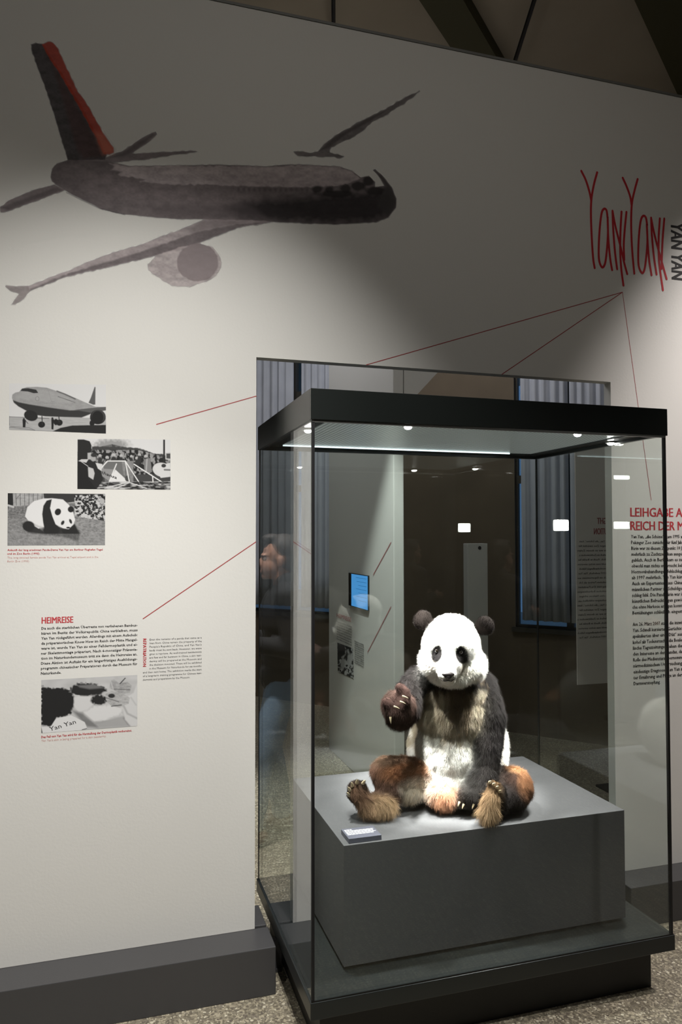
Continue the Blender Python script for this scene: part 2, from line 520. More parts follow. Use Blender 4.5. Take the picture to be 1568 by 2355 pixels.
tag(o, 'black German paragraph printed below the heading HEIMREISE', 'text')
L = ['Even the remains of a panda that came as a', 'loan from China remain the property of the', "People's Republic of China, and Yan Yan's", 'body must be sent back. However, we were',
     'given a reprieve. As well-trained taxidermists', 'are few and far between in China, a skin taxi-', 'dermy will be prepared at the Museum and', 'the skeleton mounted. These will be exhibited', 'in the Museum für Naturkunde for six months']
ls = para(L, (344, 1473), (344, 1539.5), (463.5, 1469))
a = wp(328.5, 1548); c2 = wp(463.5, 1540)
dz = (ls[0][1][1] - ls[1][1][1])
for k, (s, f_) in enumerate((('and then sent home. The exhibition marks the start', 1), ('of a long-term training programme for Chinese taxi-', 1), ('dermists and preparators by the Museum.', .8))):
    ls.append((s, (a[0], ls[8][1][1] - dz * (k + 1)), (c2[0] - a[0]) * f_, dz * .52, 0))
o = text_block('wall_paragraph', ls, M['ink'], fr, bold=0)
tag(o, 'small black English paragraph beside the upright red word REPATRIATION', 'text')
a = wp(329, 1469); b = wp(329, 1533)
o = text_block('wall_heading', [('REPATRIATION', a, a[1] - b[1], .0125, -math.pi / 2, .006)], M['softred'], fr)
tag(o, 'red word REPATRIATION printed running downwards', 'lettering')
o = text_block('photo_caption', para(['Ankunft der lang ersehnten Panda-Dame Yan Yan am Berliner Flughafen Tegel', ('und im Zoo Berlin (1995).', .335)], (17, 1267), (17, 1275.5), (236, 1267.5)), M['softred'], fr, bold=.004)
tag(o, 'red two-line German caption under the printed photo of the walking panda', 'text')
o = text_block('photo_caption', para(['The long awaited female panda Yan Yan arrives at Tegel airport and in the', ('Berlin Zoo (1995).', .24)], (17, 1284.5), (17, 1293), (226, 1284)), M['palered'], fr)
tag(o, 'pale red English caption, lowest lines under the photo of the walking panda', 'text')
a, b = wp(95, 1697.5), wp(303, 1683.5)
o = text_block('photo_caption', [('Das Fell von Yan Yan wird für die Herstellung der Dermoplastik vorbereitet.', a, b[0] - a[0], .0085, 0, .004)], M['softred'], fr)
tag(o, 'red German caption line under the printed photo of hands', 'text')
a, b = wp(95, 1706), wp(244.5, 1696)
o = text_block('photo_caption', [("Yan Yan's skin is being prepared for a skin taxidermy.", a, b[0] - a[0], .0078, 0)], M['palered'], fr)
tag(o, 'pale red English caption, lowest line under the photo of hands', 'text')

# right hand block
def rows(items, name, material, cap, bold, label, cat='text', fullw=None):
    ls = []
    for s, p, pr_ in items:
        a = wp(*p); b = wp(*pr_); ls.append((s, a, b[0] - a[0], cap, 0, bold))
    return tag(text_block(name, ls, material, fr), label, cat)
R = lambda zx, zy: (1400 + zx * .19952, 1130 + zy * .19957)
rows([('LEIHGABE AUS', R(248, 290), R(970, 300)), ('REICH DER MITTE', R(250, 447), R(1060, 452))], 'wall_heading', M['softred'], .043, .004, 'large red two-line heading LEIHGABE AUS REICH DER MITTE on the right', 'lettering')
T = ['Yan Yan, „die Schöne“, kam 1995 aus', 'Pekinger Zoo zunächst für fünf Jahre', 'Bärin war zu diesem Zeitpunkt 10 Jahre', 'mehrfach zu Zuchtzwecken ausgeliehen',
     'geblich. Auch in Berlin kam es zu keiner', 'obwohl man nichts unversucht ließ.', 'Hormonbehandlungen fehlschlugen', 'ab 1997 mehrfach, Yan Yan künstlich', 'Auch ein Expertenteam aus China', 'männlichen Partner als Schuldigen',
     'schlug fehl. Die Pandabärin war in', 'künstlichen Befruchtungen gewöhnt', 'che ohne Narkose erfolgen konnte', 'Bemühungen schließlich eingestellt']
vis = ['Yan Yan, „die Schöne“, kam 1995 a', 'Pekinger Zoo zunächst für fünf Jah', 'Bärin war zu diesem Zeitpunkt 10 J', 'mehrfach zu Zuchtzwecken ausgel', 'geblich. Auch in Berlin kam es zu', 'obwohl man nichts unversucht ließ', 'Hormonbehandlungen fehlschlug', 'ab 1997 mehrfach, Yan Yan küns', 'Auch ein Expertenteam aus China', 'männlichen Partner als Schuldige', 'schlug fehl. Die Pandabärin war i', 'künstlichen Befruchtungen gewö', 'che ohne Narkose erfolgen konnt', 'Bemühungen schließlich eingeste']
it = []
for k, s in enumerate(T):
    f_ = k / 13; zl = (255 + 17 * f_, 540 + (1420 - 540) * f_)
    zr = (842, 535 + (1400 - 535) * f_)
    a = R(*zl); b = R(*zr); frac = len(s) / len(vis[k])
    it.append((s, a, (a[0] + (b[0] - a[0]) * frac, b[1])))
rows(it, 'wall_paragraph', M['ink'], .0165, .004, 'black German paragraph under the red heading LEIHGABE, cut by the photo edge')
T2 = ['Am 26. März 2007 starb die inzwischen', 'Yan. Schnell kursierten Gerüchte:', 'spekulierten über eine „Diät“ aus', 'kohol als Todesursache, die Boulevard', 'lische Tageszeitungen sehen die', 'den Interesse an den Pandas, das', 'Rolle des Medienstars übernommen', 'närmedizinischen Untersuchungen', 'eindeutige Diagnose. Yan Yan starb', 'ter Ernährung und Pflege an der', 'Darmverstopfung.']
v2 = ['Am 26. März 2007 starb die inzwi', 'Yan. Schnell kursierten Gerüchte:', 'spekulierten über eine „Diät“ aus', 'kohol als Todesursache, die Boule', 'lische Tageszeitungen sehen die', 'den Interesse an den Pandas, da', 'Rolle des Medienstars übernomm', 'närmedizinischen Untersuchung', 'eindeutige Diagnose. Yan Yan s', 'ter Ernährung und Pflege an der', 'D' * 29]
it = []
for k, s in enumerate(T2):
    f_ = k / 10; a = R(273 + 12 * f_, 1552 + (2235 - 1552) * f_); b = R(842, 1530 + (2195 - 1530) * f_)
    frac = len(s) / len(v2[k]); it.append((s, a, (a[0] + (b[0] - a[0]) * frac, b[1])))
rows(it, 'wall_paragraph', M['ink'], .0165, .004, 'lower black German paragraph on the right ending in Darmverstopfung')
a = wp(1542, 511); b = wp(1542, 641)
o = text_block('wall_heading', [('YAN YAN', a, a[1] - b[1], .075, -math.pi / 2, .006)], M['ink'], fr)
tag(o, 'black capitals YAN YAN running downwards at the right edge', 'lettering')

# ---- signature strokes and red lines
def catmull(P, n=8):
    P = [np.array(p, float) for p in P]
    if len(P) < 3: return [P[0] + (P[-1] - P[0]) * t / n for t in range(n + 1)]
    Q = [2 * P[0] - P[1]] + P + [2 * P[-1] - P[-2]]; out = []
    for i in range(1, len(Q) - 2):
        for k in range(n):
            t = k / n; a, b, c, d = Q[i - 1], Q[i], Q[i + 1], Q[i + 2]
            out.append(.5 * (2 * b + (c - a) * t + (2 * a - 5 * b + 4 * c - d) * t * t + (3 * b - a - 3 * c + d) * t ** 3))
    out.append(P[-1]); return out


def ribbon(mb, pts, wd, off):
    n = len(pts); L_, R_ = [], []
    for i in range(n):
        d = pts[min(i + 1, n - 1)] - pts[max(i - 1, 0)]; d = d / (np.linalg.norm(d) + 1e-9)
        nn = np.array([-d[1], d[0]]) * wd / 2
        L_.append(mb.bm.verts.new((pts[i][0] + nn[0], YW - off, pts[i][1] + nn[1])))
        R_.append(mb.bm.verts.new((pts[i][0] - nn[0], YW - off, pts[i][1] - nn[1])))
    for i in range(n - 1): mb.bm.faces.new((R_[i], R_[i + 1], L_[i + 1], L_[i]))
    for e in (0, -1):
        c = mb.bm.verts.new((pts[e][0], YW - off - .00001, pts[e][1]))
        rr = [mb.bm.verts.new((pts[e][0] + math.cos(k * .5236) * wd / 2, YW - off - .00001, pts[e][1] + math.sin(k * .5236) * wd / 2)) for k in range(12)]
        for k in range(12): mb.bm.faces.new((c, rr[k], rr[(k + 1) % 12]))


Z6 = lambda x, y: wp(1260 + .3396 * x, 360 + .3396 * y)
strokes = [[(225, 98), (255, 160), (280, 240), (292, 300)], [(332, 108), (310, 190), (293, 290), (290, 400), (296, 560), (305, 690), (315, 755)],
           [(403, 420), (395, 365), (378, 355), (362, 385), (350, 480), (343, 600), (345, 700), (365, 750), (385, 725), (397, 640), (405, 520), (403, 410)],
           [(403, 430), (408, 560), (420, 690), (433, 768)],
           [(436, 368), (440, 480), (452, 640), (467, 762)], [(436, 370), (455, 470), (490, 610), (515, 720), (535, 795)],
           [(497, 374), (490, 500), (488, 640), (495, 760), (510, 873)], [(530, 376), (518, 500), (512, 600), (515, 700)],
           [(505, 145), (530, 200), (555, 270), (565, 330)], [(606, 153), (585, 230), (567, 320), (562, 450), (568, 620), (583, 792)],
           [(670, 465), (662, 415), (645, 402), (628, 430), (616, 520), (610, 640), (613, 740), (635, 788), (652, 765), (664, 680), (672, 570), (668, 460)],
           [(668, 470), (675, 600), (685, 710), (700, 803)],
           [(697, 415), (702, 530), (715, 670), (734, 798)], [(697, 417), (720, 530), (760, 680), (802, 830)],
           [(756, 420), (748, 560), (752, 720), (777, 905)], [(786, 421), (775, 560), (770, 680), (768, 760)]]
mb = MB()
for k, s in enumerate(strokes):
    ribbon(mb, catmull([Z6(*p) for p in s]), .0112, .0007 + .00003 * k)
o = mb.build('wall_signature', M['red']); tag(o, 'tall scrawled red handwriting reading YanYan on the upper right wall', 'lettering')
for k, (p0, p1, lab) in enumerate((((1431, 672), (360, 976), 'long thin red line running from the signature down left past the case to the aeroplane photos'),
                                  ((1431, 672), (329, 1423), 'long thin red line running from the signature down left to the small heading HEIMREISE'),
                                  ((1431, 672), (1497, 1150), 'short thin red line running almost straight down from the signature'))):
    a, b = wp(*p0), wp(*p1)
    mb = MB(); wd = .0034 if k < 2 else .0026
    if k == 2: ribbon(mb, [a, b], wd, .0004 + .00005 * k)
    else:   # the line is interrupted by the opening
        def tX(X): return a + (b - a) * (X - a[0]) / (b[0] - a[0])
        def tZ(Zv): return a + (b - a) * (Zv - a[1]) / (b[1] - a[1])
        ribbon(mb, [a, tZ(ZO)], wd, .0004 + .00005 * k); ribbon(mb, [tX(XO1), b], wd, .0004 + .00005 * k)
    tag(mb.build('wall_line', M['line']), lab, 'line', 'thin red lines leading from the signature')

# =================================================================== painter for flat prints
def pip(P, poly):
    x, y = P[:, 0], P[:, 1]; ins = np.zeros(len(P), bool); n = len(poly); j = n - 1
    dmin = np.full(len(P), 1e9)
    for i in range(n):
        xi, yi = poly[i]; xj, yj = poly[j]
        cond = ((yi > y) != (yj > y))
        with np.errstate(divide='ignore', invalid='ignore'):
            xx = (xj - xi) * (y - yi) / (yj - yi + 1e-12) + xi
        ins ^= cond & (x < xx)
        dx, dy = xj - xi, yj - yi
        t = np.clip(((x - xi) * dx + (y - yi) * dy) / (dx * dx + dy * dy + 1e-12), 0, 1)
        dmin = np.minimum(dmin, np.hypot(x - xi - t * dx, y - yi - t * dy)); j = i
    return np.where(ins, dmin, -dmin)


def hash2(ix, iy, s):
    v = np.sin(ix * 127.1 + iy * 311.7 + s * 74.7) * 43758.5453
    return v - np.floor(v)


def vnoise(x, y, s=0):
    ix, iy = np.floor(x), np.floor(y); fx, fy = x - ix, y - iy
    fx = fx * fx * (3 - 2 * fx); fy = fy * fy * (3 - 2 * fy)
    a = hash2(ix, iy, s) * (1 - fx) + hash2(ix + 1, iy, s) * fx
    b = hash2(ix, iy + 1, s) * (1 - fx) + hash2(ix + 1, iy + 1, s) * fx
    return a * (1 - fy) + b * fy


class Paint:
    def __init__(s, P, base):
        s.P = P; s.c = np.tile(np.array(base, float), (len(P), 1)); s.a = np.zeros(len(P))
        s.wob = (vnoise(P[:, 0] / 14, P[:, 1] / 14, 3) - .5) * 2
    def put(s, sd, col, soft, al=1.0, wob=0, grain=0):
        k = np.clip((sd + s.wob * wob) / soft + .5, 0, 1) * al
        if getattr(s, 'clip', None) is not None: k = k * s.clip
        col = np.array(col if hasattr(col, '__len__') else (col,) * 3, float)
        c = np.tile(col, (len(s.P), 1))
        if grain:
            g = vnoise(s.P[:, 0] / 30, s.P[:, 1] / 12, 9) * .6 + vnoise(s.P[:, 0] / 7, s.P[:, 1] / 5, 4) * .4
            c = c * (1 + grain * (g - .5) * 2)[:, None]
        s.c = s.c * (1 - k)[:, None] + c * k[:, None]; s.a = s.a + (1 - s.a) * k
    def poly(s, pts, col, soft=3, al=1.0, wob=0, grain=0): s.put(pip(s.P, pts), col, soft, al, wob, grain)
    def ell(s, c, r, col, soft=3, rot=0, al=1.0, wob=0, grain=0):
        x = s.P[:, 0] - c[0]; y = s.P[:, 1] - c[1]; co, si = math.cos(rot), math.sin(rot)
        u = (x * co + y * si) / r[0]; v = (-x * si + y * co) / r[1]
        s.put((1 - np.hypot(u, v)) * min(r), col, soft, al, wob, grain)
    def line(s, pts, wd, col, soft=2, al=1.0):
        x, y = s.P[:, 0], s.P[:, 1]; dm = np.full(len(x), 1e9)
        for (xi, yi), (xj, yj) in zip(pts[:-1], pts[1:]):
            dx, dy = xj - xi, yj - yi
            t = np.clip(((x - xi) * dx + (y - yi) * dy) / (dx * dx + dy * dy + 1e-12), 0, 1)
            dm = np.minimum(dm, np.hypot(x - xi - t * dx, y - yi - t * dy))
        s.put(wd / 2 - dm, col, soft, al)
    def noise(s, sd_mask, lo, hi, sx, sy, seed, al=1.0, thr=None):
        n = vnoise(s.P[:, 0] / sx, s.P[:, 1] / sy, seed) * .6 + vnoise(s.P[:, 0] / sx * 2.3, s.P[:, 1] / sy * 2.3, seed + 1) * .4
        if thr is not None: n = np.clip((n - thr) * 6 + .5, 0, 1)
        g = lo + (hi - lo) * n
        k = np.clip(sd_mask / 6 + .5, 0, 1) * al
        s.c = s.c * (1 - k)[:, None] + g[:, None] * k[:, None]; s.a = s.a + (1 - s.a) * k


def grid_print(name, corners, nx, ny, painter, to_px, material, off, label, cat, cut=False, frame_pt=None, base=.7):
    """corners TL,TR,BR,BL in the painter's own units"""
    u = np.linspace(0, 1, nx + 1); v = np.linspace(0, 1, ny + 1); U_, V_ = np.meshgrid(u, v)
    c = np.array(corners, float)
    P = ((1 - U_)[..., None] * (1 - V_)[..., None] * c[0] + U_[..., None] * (1 - V_)[..., None] * c[1]
         + U_[..., None] * V_[..., None] * c[2] + (1 - U_)[..., None] * V_[..., None] * c[3]).reshape(-1, 2)
    pt = Paint(P, (base,) * 3); painter(pt)
    px, py = to_px(P[:, 0], P[:, 1])
    d = FW[None] + RT[None] * ((px - 784) / F)[:, None] - UP[None] * ((py - 1177.5) / F)[:, None]
    if frame_pt is None: X = CAM + d * ((YW - off) / d[:, 1])[:, None]
    else: X = frame_pt(d)
    idx = np.arange((nx + 1) * (ny + 1)).reshape(ny + 1, nx + 1)
    Q = np.stack([idx[:-1, :-1], idx[1:, :-1], idx[1:, 1:], idx[:-1, 1:]], -1).reshape(-1, 4)
    colr = np.hstack([np.clip(pt.c, 0, 1), (pt.a if cut else np.ones(len(P)))[:, None]])
    if cut:
        keep = (pt.a[Q] > .02).any(1); Q = Q[keep]
        used = np.unique(Q); rem = -np.ones(len(P), int); rem[used] = np.arange(len(used)); Q = rem[Q]; X = X[used]; colr = colr[used]
    me = bpy.data.meshes.new(name); me.vertices.add(len(X)); me.vertices.foreach_set('co', X.ravel())
    me.loops.add(Q.size); me.loops.foreach_set('vertex_index', Q.ravel().astype(np.int32))
    me.polygons.add(len(Q)); me.polygons.foreach_set('loop_start', np.arange(0, Q.size, 4, dtype=np.int32))
    me.update(calc_edges=True)
    at = me.color_attributes.new('Col', 'FLOAT_COLOR', 'POINT'); at.data.foreach_set('color', colr.ravel())
    o = link_mesh(name, me, material)
    if label: tag(o, label, cat)
    return o


Z3 = lambda x, y: (x * .6378, 60 + y * .6378)


def mural(p):
    dk = (.085, .072, .076); md = (.20, .165, .17); lt = (.38, .325, .33)
    p.poly([(0, 652), (30, 630), (95, 600), (140, 585), (195, 572), (240, 590), (200, 605), (100, 642), (30, 668), (0, 674)], md, 4, .95, 2, .3)
    p.poly([(0, 655), (40, 640), (110, 615), (205, 580), (225, 592), (110, 632), (30, 662)], dk, 8, .6)
    p.poly([(245, 482), (380, 473), (440, 450), (480, 425), (530, 393), (562, 379), (566, 390), (545, 412), (505, 440), (475, 460), (590, 453), (705, 449), (715, 454), (640, 464), (520, 482), (400, 492), (300, 492)], md, 4, .92, 2, .3)
    p.poly([(380, 478), (440, 458), (490, 425), (550, 388), (558, 392), (500, 438), (450, 468)], dk, 7, .5)
    # fin
    p.poly([(111, 66), (130, 60), (155, 64), (170, 90), (235, 190), (300, 300), (385, 465), (378, 482), (245, 484), (222, 410), (196, 325), (172, 250), (150, 190), (132, 140), (118, 100)], (.075, .066, .07), 4, .97, 2, .45)
    p.poly([(165, 90), (200, 150), (260, 260), (350, 420), (375, 470), (300, 478), (275, 440), (235, 300), (200, 180)], (.095, .055, .055), 16, .7, 2, .2)
    p.poly([(152, 66), (172, 56), (192, 59), (208, 78), (245, 158), (275, 225), (310, 275), (345, 335), (375, 390), (408, 440), (410, 456), (395, 464), (372, 460), (345, 400), (300, 320), (255, 240), (215, 170), (180, 120)], (.42, .055, .03), 5, .95, 2, .25)
    p.poly([(340, 380), (372, 388), (412, 446), (408, 460), (370, 462)], (.62, .22, .15), 20, .55)
    # fuselage
    body = [(183, 545), (188, 515), (205, 495), (250, 482), (400, 490), (470, 504), (620, 502), (780, 499), (960, 505), (1020, 499), (1080, 498), (1220, 505), (1270, 522), (1300, 545), (1330, 540), (1352, 562), (1352, 580), (1385, 576), (1372, 550), (1346, 520), (1352, 516), (1385, 545), (1412, 580), (1428, 622), (1427, 655), (1400, 690), (1355, 708), (1290, 711), (1210, 715), (1100, 712), (970, 706), (870, 722), (735, 697), (640, 697), (540, 688), (440, 678), (370, 662), (290, 622), (250, 602), (205, 575), (188, 560)]
    p.poly(body, (.165, .138, .142), 4, .97, 1.2, .3)
    p.clip = np.clip((pip(p.P, body) + p.wob * 1.2) / 4 + .5, 0, 1)
    p.poly([(260, 500), (420, 540), (700, 590), (1000, 610), (900, 650), (700, 650), (450, 620), (300, 580)], (.22, .185, .19), 40, .7, 4, .3)
    p.poly([(392, 494), (470, 507), (620, 503), (960, 507), (1080, 500), (1220, 507), (1270, 526), (1298, 550), (1240, 575), (1080, 582), (900, 578), (760, 572), (600, 570), (505, 561), (528, 552), (420, 536), (440, 526), (398, 521), (410, 506)], (.46, .40, .405), 5, .8, 3, .3)
    p.poly([(420, 506), (960, 510), (1220, 510), (1260, 530), (1000, 540), (600, 540), (450, 520)], (.48, .42, .42), 24, .4, 4, .3)
    p.poly([(820, 660), (900, 630), (1060, 622), (1130, 610), (1290, 600), (1400, 590), (1424, 625), (1420, 662), (1350, 704), (1200, 711), (980, 703), (860, 690)], (.035, .03, .032), 40, .95, 6, .2)
    p.poly([(1346, 518), (1385, 545), (1412, 580), (1426, 622), (1424, 655), (1398, 690), (1360, 650), (1370, 600), (1390, 580), (1366, 545)], (.06, .055, .055), 16, .85)
    p.poly([(540, 650), (900, 640), (960, 690), (700, 690), (560, 685)], (.12, .10, .105), 20, .5)
    for c, r in (((1145, 588), (18, 12)), ((1190, 588), (15, 11)), ((1245, 585), (22, 15)), ((1290, 578), (25, 18)), ((1328, 560), (22, 16)), ((1210, 605), (70, 12)), ((1350, 595), (30, 15))):
        p.ell(c, r, (.022, .02, .02), 7, 0, .85, 3)
    for k in range(14): p.ell((860 + k * 19, 590), (5, 7), (.10, .085, .09), 6, 0, .6)
    p.clip = None
    p.line([(240, 600), (290, 625), (360, 658), (450, 680)], 3, (.05, .042, .05), 3, .6)
    # near wing
    p.poly([(735, 697), (900, 700), (985, 706), (940, 716), (870, 724), (790, 750), (720, 782), (640, 806), (560, 828), (440, 857), (340, 882), (250, 902), (180, 925), (105, 957), (98, 940), (165, 912), (240, 884), (330, 845), (420, 812), (500, 790), (560, 766), (660, 730)], lt, 4, .92, 2, .3)
    p.poly([(700, 745), (870, 712), (975, 707), (870, 724), (720, 782), (560, 828), (440, 857), (340, 880), (250, 900), (105, 957), (110, 948), (250, 890), (430, 838), (600, 782)], (.13, .11, .115), 6, .85, 2, .2)
    p.poly([(735, 697), (980, 705), (880, 712), (700, 745), (680, 730)], (.19, .16, .165), 14, .6)
    p.poly([(102, 936), (60, 938), (20, 933), (18, 940), (35, 955), (66, 966), (48, 990), (40, 1005), (55, 1003), (85, 985), (107, 957)], (.24, .20, .20), 4, .85, 2, .3)
    # engine
    p.poly([(560, 828), (640, 800), (720, 783), (768, 797), (797, 838), (797, 870), (782, 898), (745, 922), (710, 930), (684, 941), (620, 938), (580, 912), (552, 895), (535, 880), (532, 858), (545, 848)], (.42, .36, .36), 4, .85, 2, .4)
    p.ell((712, 852), (74, 68), (.24, .20, .205), 4, 0, .95, 2, .15)
    p.ell((712, 852), (70, 64), (.27, .23, .235), 6, 0, .6)
    for k in range(9): p.line([(560 + k * 9, 840 + k * 5), (585 + k * 7, 905 - k * 2)], 6, (.28, .24, .245), 6, .35)
    # far wing stroke
    p.poly([(1058, 452), (1075, 450), (1110, 458), (1145, 452), (1165, 428), (1195, 403), (1250, 370), (1320, 330), (1400, 293), (1450, 262), (1512, 234), (1490, 256), (1440, 290), (1385, 325), (1335, 352), (1290, 392), (1240, 415), (1195, 437), (1190, 455), (1238, 470), (1225, 475), (1160, 472), (1100, 470), (1072, 468)], (.15, .13, .13), 4, .93, 3, .35)
    p.poly([(1150, 450), (1200, 405), (1320, 335), (1400, 300), (1330, 345), (1240, 395), (1185, 440)], (.075, .065, .065), 7, .7)


grid_print('aeroplane_mural', [(0, 40), (1530, 40), (1530, 1020), (0, 1020)], 620, 400, mural, Z3, M['mural'], .0005,
           'large grey watercolour airliner with a red tail fin painted across the upper left wall', 'mural', cut=True)

Z4 = lambda x, y: (x * .26786, 850 + y * .26786)


def photo1(p):
    p.put(np.full(len(p.P), 9.), .68, 1)
    x, y = p.P[:, 0], p.P[:, 1]
    p.poly([(80, 405), (910, 415), (910, 560), (70, 520)], .42, 4); p.noise(y - 420, .30, .52, 60, 6, 2, .6)
    p.line([(80, 400), (80, 480)], 3, .05); p.line([(80, 405), (420, 420)], 5, .12)
    p.poly([(760, 285), (780, 240), (812, 148), (820, 150), (818, 300), (800, 302)], .10, 4)
    body = [(103, 245), (106, 215), (130, 198), (165, 190), (185, 165), (230, 150), (320, 148), (400, 155), (470, 178), (560, 208), (650, 245), (740, 285), (820, 318), (910, 322), (910, 345), (820, 345), (770, 380), (700, 410), (560, 408), (390, 400), (300, 388), (220, 350), (160, 315), (118, 282)]
    p.poly(body, .32, 4, 1, 0, .15)
    p.poly([(110, 262), (160, 280), (260, 300), (420, 325), (600, 350), (780, 345), (830, 350), (770, 385), (700, 412), (560, 408), (390, 402), (300, 388), (220, 350), (160, 318), (120, 285)], .035, 8)
    p.poly([(110, 235), (230, 175), (380, 170), (500, 200), (640, 255), (600, 290), (350, 270), (150, 250)], .40, 30, .5)
    p.poly([(175, 183), (190, 163), (240, 160), (310, 172), (328, 200), (290, 203), (240, 188)], .03, 4)
    p.ell((320, 250), (17, 20), .2, 3); p.ell((320, 250), (13, 16), .38, 3)
    for k in range(20): p.ell((500 + k * 7.5, 232 + k * 2.6), (2.6, 4), .08, 2)
    p.line([(490, 185), (560, 212), (645, 252)], 12, .09, 5, .85)
    p.line([(415, 180), (440, 270), (470, 275)], 3, .2, 3, .5)
    p.poly([(830, 325), (910, 320), (910, 350), (790, 372), (640, 345)], .10, 4)
    p.ell((265, 395), (60, 45), .02, 4, .3); p.ell((840, 408), (68, 62), .015, 4); p.ell((845, 400), (60, 55), .05, 5)
    p.ell((838, 410), (50, 55), .012, 4)
    for c in ((357, 472, 30), (510, 455, 28), (480, 450, 20), (790, 460, 22)): p.ell(c[:2], (c[2], 27), .012, 4)
    p.line([(360, 400), (362, 470)], 8, .03); p.line([(505, 405), (508, 450)], 8, .03)
    p.ell((205, 425), (9, 9), .02, 3); p.poly([(193, 430), (222, 430), (218, 495), (196, 495)], .015, 3)
    p.line([(215, 435), (240, 462)], 5, .03)
    p.ell((450, 418), (9, 9), .02, 3); p.poly([(440, 425), (464, 425), (458, 515), (442, 512)], .012, 3)
    p.poly([(430, 540), (520, 500), (620, 480), (910, 475), (910, 560), (430, 560)], .018, 5)
    p.line([(80, 495), (300, 520), (250, 500), (90, 488)], 4, .06, 4, .8)


def photo2(p):
    x, y = p.P[:, 0], p.P[:, 1]
    p.put(np.full(len(p.P), 9.), .66, 1)
    p.noise(np.minimum(y - 640 - 40 * np.abs((x - 960) / 180), 200) * 1.0, .02, .22, 22, 16, 5, .95, .5)
    p.ell((960, 655), (150, 60), .06, 40, 0, .6, 12)
    p.poly([(790, 660), (1180, 670), (1320, 720), (1400, 725), (1463, 760), (1463, 1030), (790, 1030)], .05, 6, 1, 4)
    p.noise(pip(p.P, [(790, 690), (1180, 690), (1330, 725), (1463, 780), (1463, 900), (790, 900)]), .01, .32, 20, 26, 7, .9, .55)
    p.line([(1408, 605), (1408, 800)], 15, .02); p.poly([(1420, 715), (1463, 710), (1463, 780), (1420, 770)], .5, 3); p.poly([(1428, 722), (1463, 720), (1463, 765), (1428, 762)], .06, 3)
    p.ell((1390, 860), (80, 60), .6, 5, .2); p.poly([(1320, 830), (1463, 800), (1463, 920), (1380, 930)], .62, 4)
    p.ell((1405, 825), (20, 16), .04, 4); p.line([(1412, 860), (1460, 862)], 14, .05, 4, .8)
    for c in ((975, 735, 18), (920, 755, 15), (858, 740, 14), (1040, 740, 14), (1128, 745, 12), (1175, 760, 14), (1195, 730, 12), (1250, 745, 14)):
        p.ell(c[:2], (c[2], c[2]), .45, 5); p.ell((c[0], c[1] + 45), (c[2] * 1.3, 36), .03, 8)
    p.poly([(1235, 770), (1290, 760), (1305, 880), (1240, 890)], .2, 6); p.line([(1262, 770), (1255, 870)], 10, .4, 6)
    # crate
    p.poly([(885, 800), (925, 782), (1145, 785), (1145, 985), (1080, 1010), (900, 960)], .14, 4)
    p.poly([(1045, 790), (1145, 785), (1145, 970), (1060, 900)], .22, 4, 1, 0, .2)
    p.line([(1080, 790), (1080, 940)], 6, .1)
    p.poly([(872, 850), (990, 858), (935, 955), (868, 910)], .26, 4); p.poly([(990, 858), (1100, 960), (1000, 1005), (935, 955)], .68, 4)
    p.ell((1095, 935), (22, 26), .06, 5)
    for a_, b_ in (((925, 785), (1075, 785)), ((1075, 785), (1230, 1025)), ((880, 830), (925, 785)), ((1000, 810), (912, 1025)), ((1075, 785), (1110, 960)), ((1150, 812), (1350, 940)), ((1350, 940), (1420, 985)), ((915, 790), (860, 860)), ((1310, 920), (1315, 990))): p.line([a_, b_], 9, .72, 3)
    p.noise(pip(p.P, [(830, 965), (1463, 960), (1463, 1030), (830, 1030)]), .02, .5, 50, 8, 11, .9, .55)
    for a_, b_ in (((900, 1020), (1100, 965)), ((1100, 965), (1260, 1020)), ((980, 1025), (1100, 975))): p.line([a_, b_], 7, .6, 3)
    # onlookers in front
    p.poly([(666, 600), (720, 600), (770, 615), (785, 650), (785, 700), (770, 720), (760, 770), (820, 800), (860, 850), (885, 940), (870, 970), (825, 1030), (664, 1030)], .018, 5)
    p.poly([(752, 715), (785, 712), (780, 770), (752, 770)], .42, 5); p.ell((800, 760), (22, 28), .36, 5); p.ell((805, 735), (26, 16), .03, 5)
    p.poly([(672, 785), (700, 770), (760, 770), (740, 800)], .55, 4); p.poly([(755, 835), (800, 850), (812, 890), (800, 945), (760, 920)], .5, 6)
    p.poly([(664, 790), (740, 800), (760, 940), (830, 1030), (664, 1030)], .012, 5); p.line([(690, 785), (755, 830)], 5, .5, 3)
    p.poly([(820, 800), (880, 812), (870, 870), (840, 850)], .6, 5)


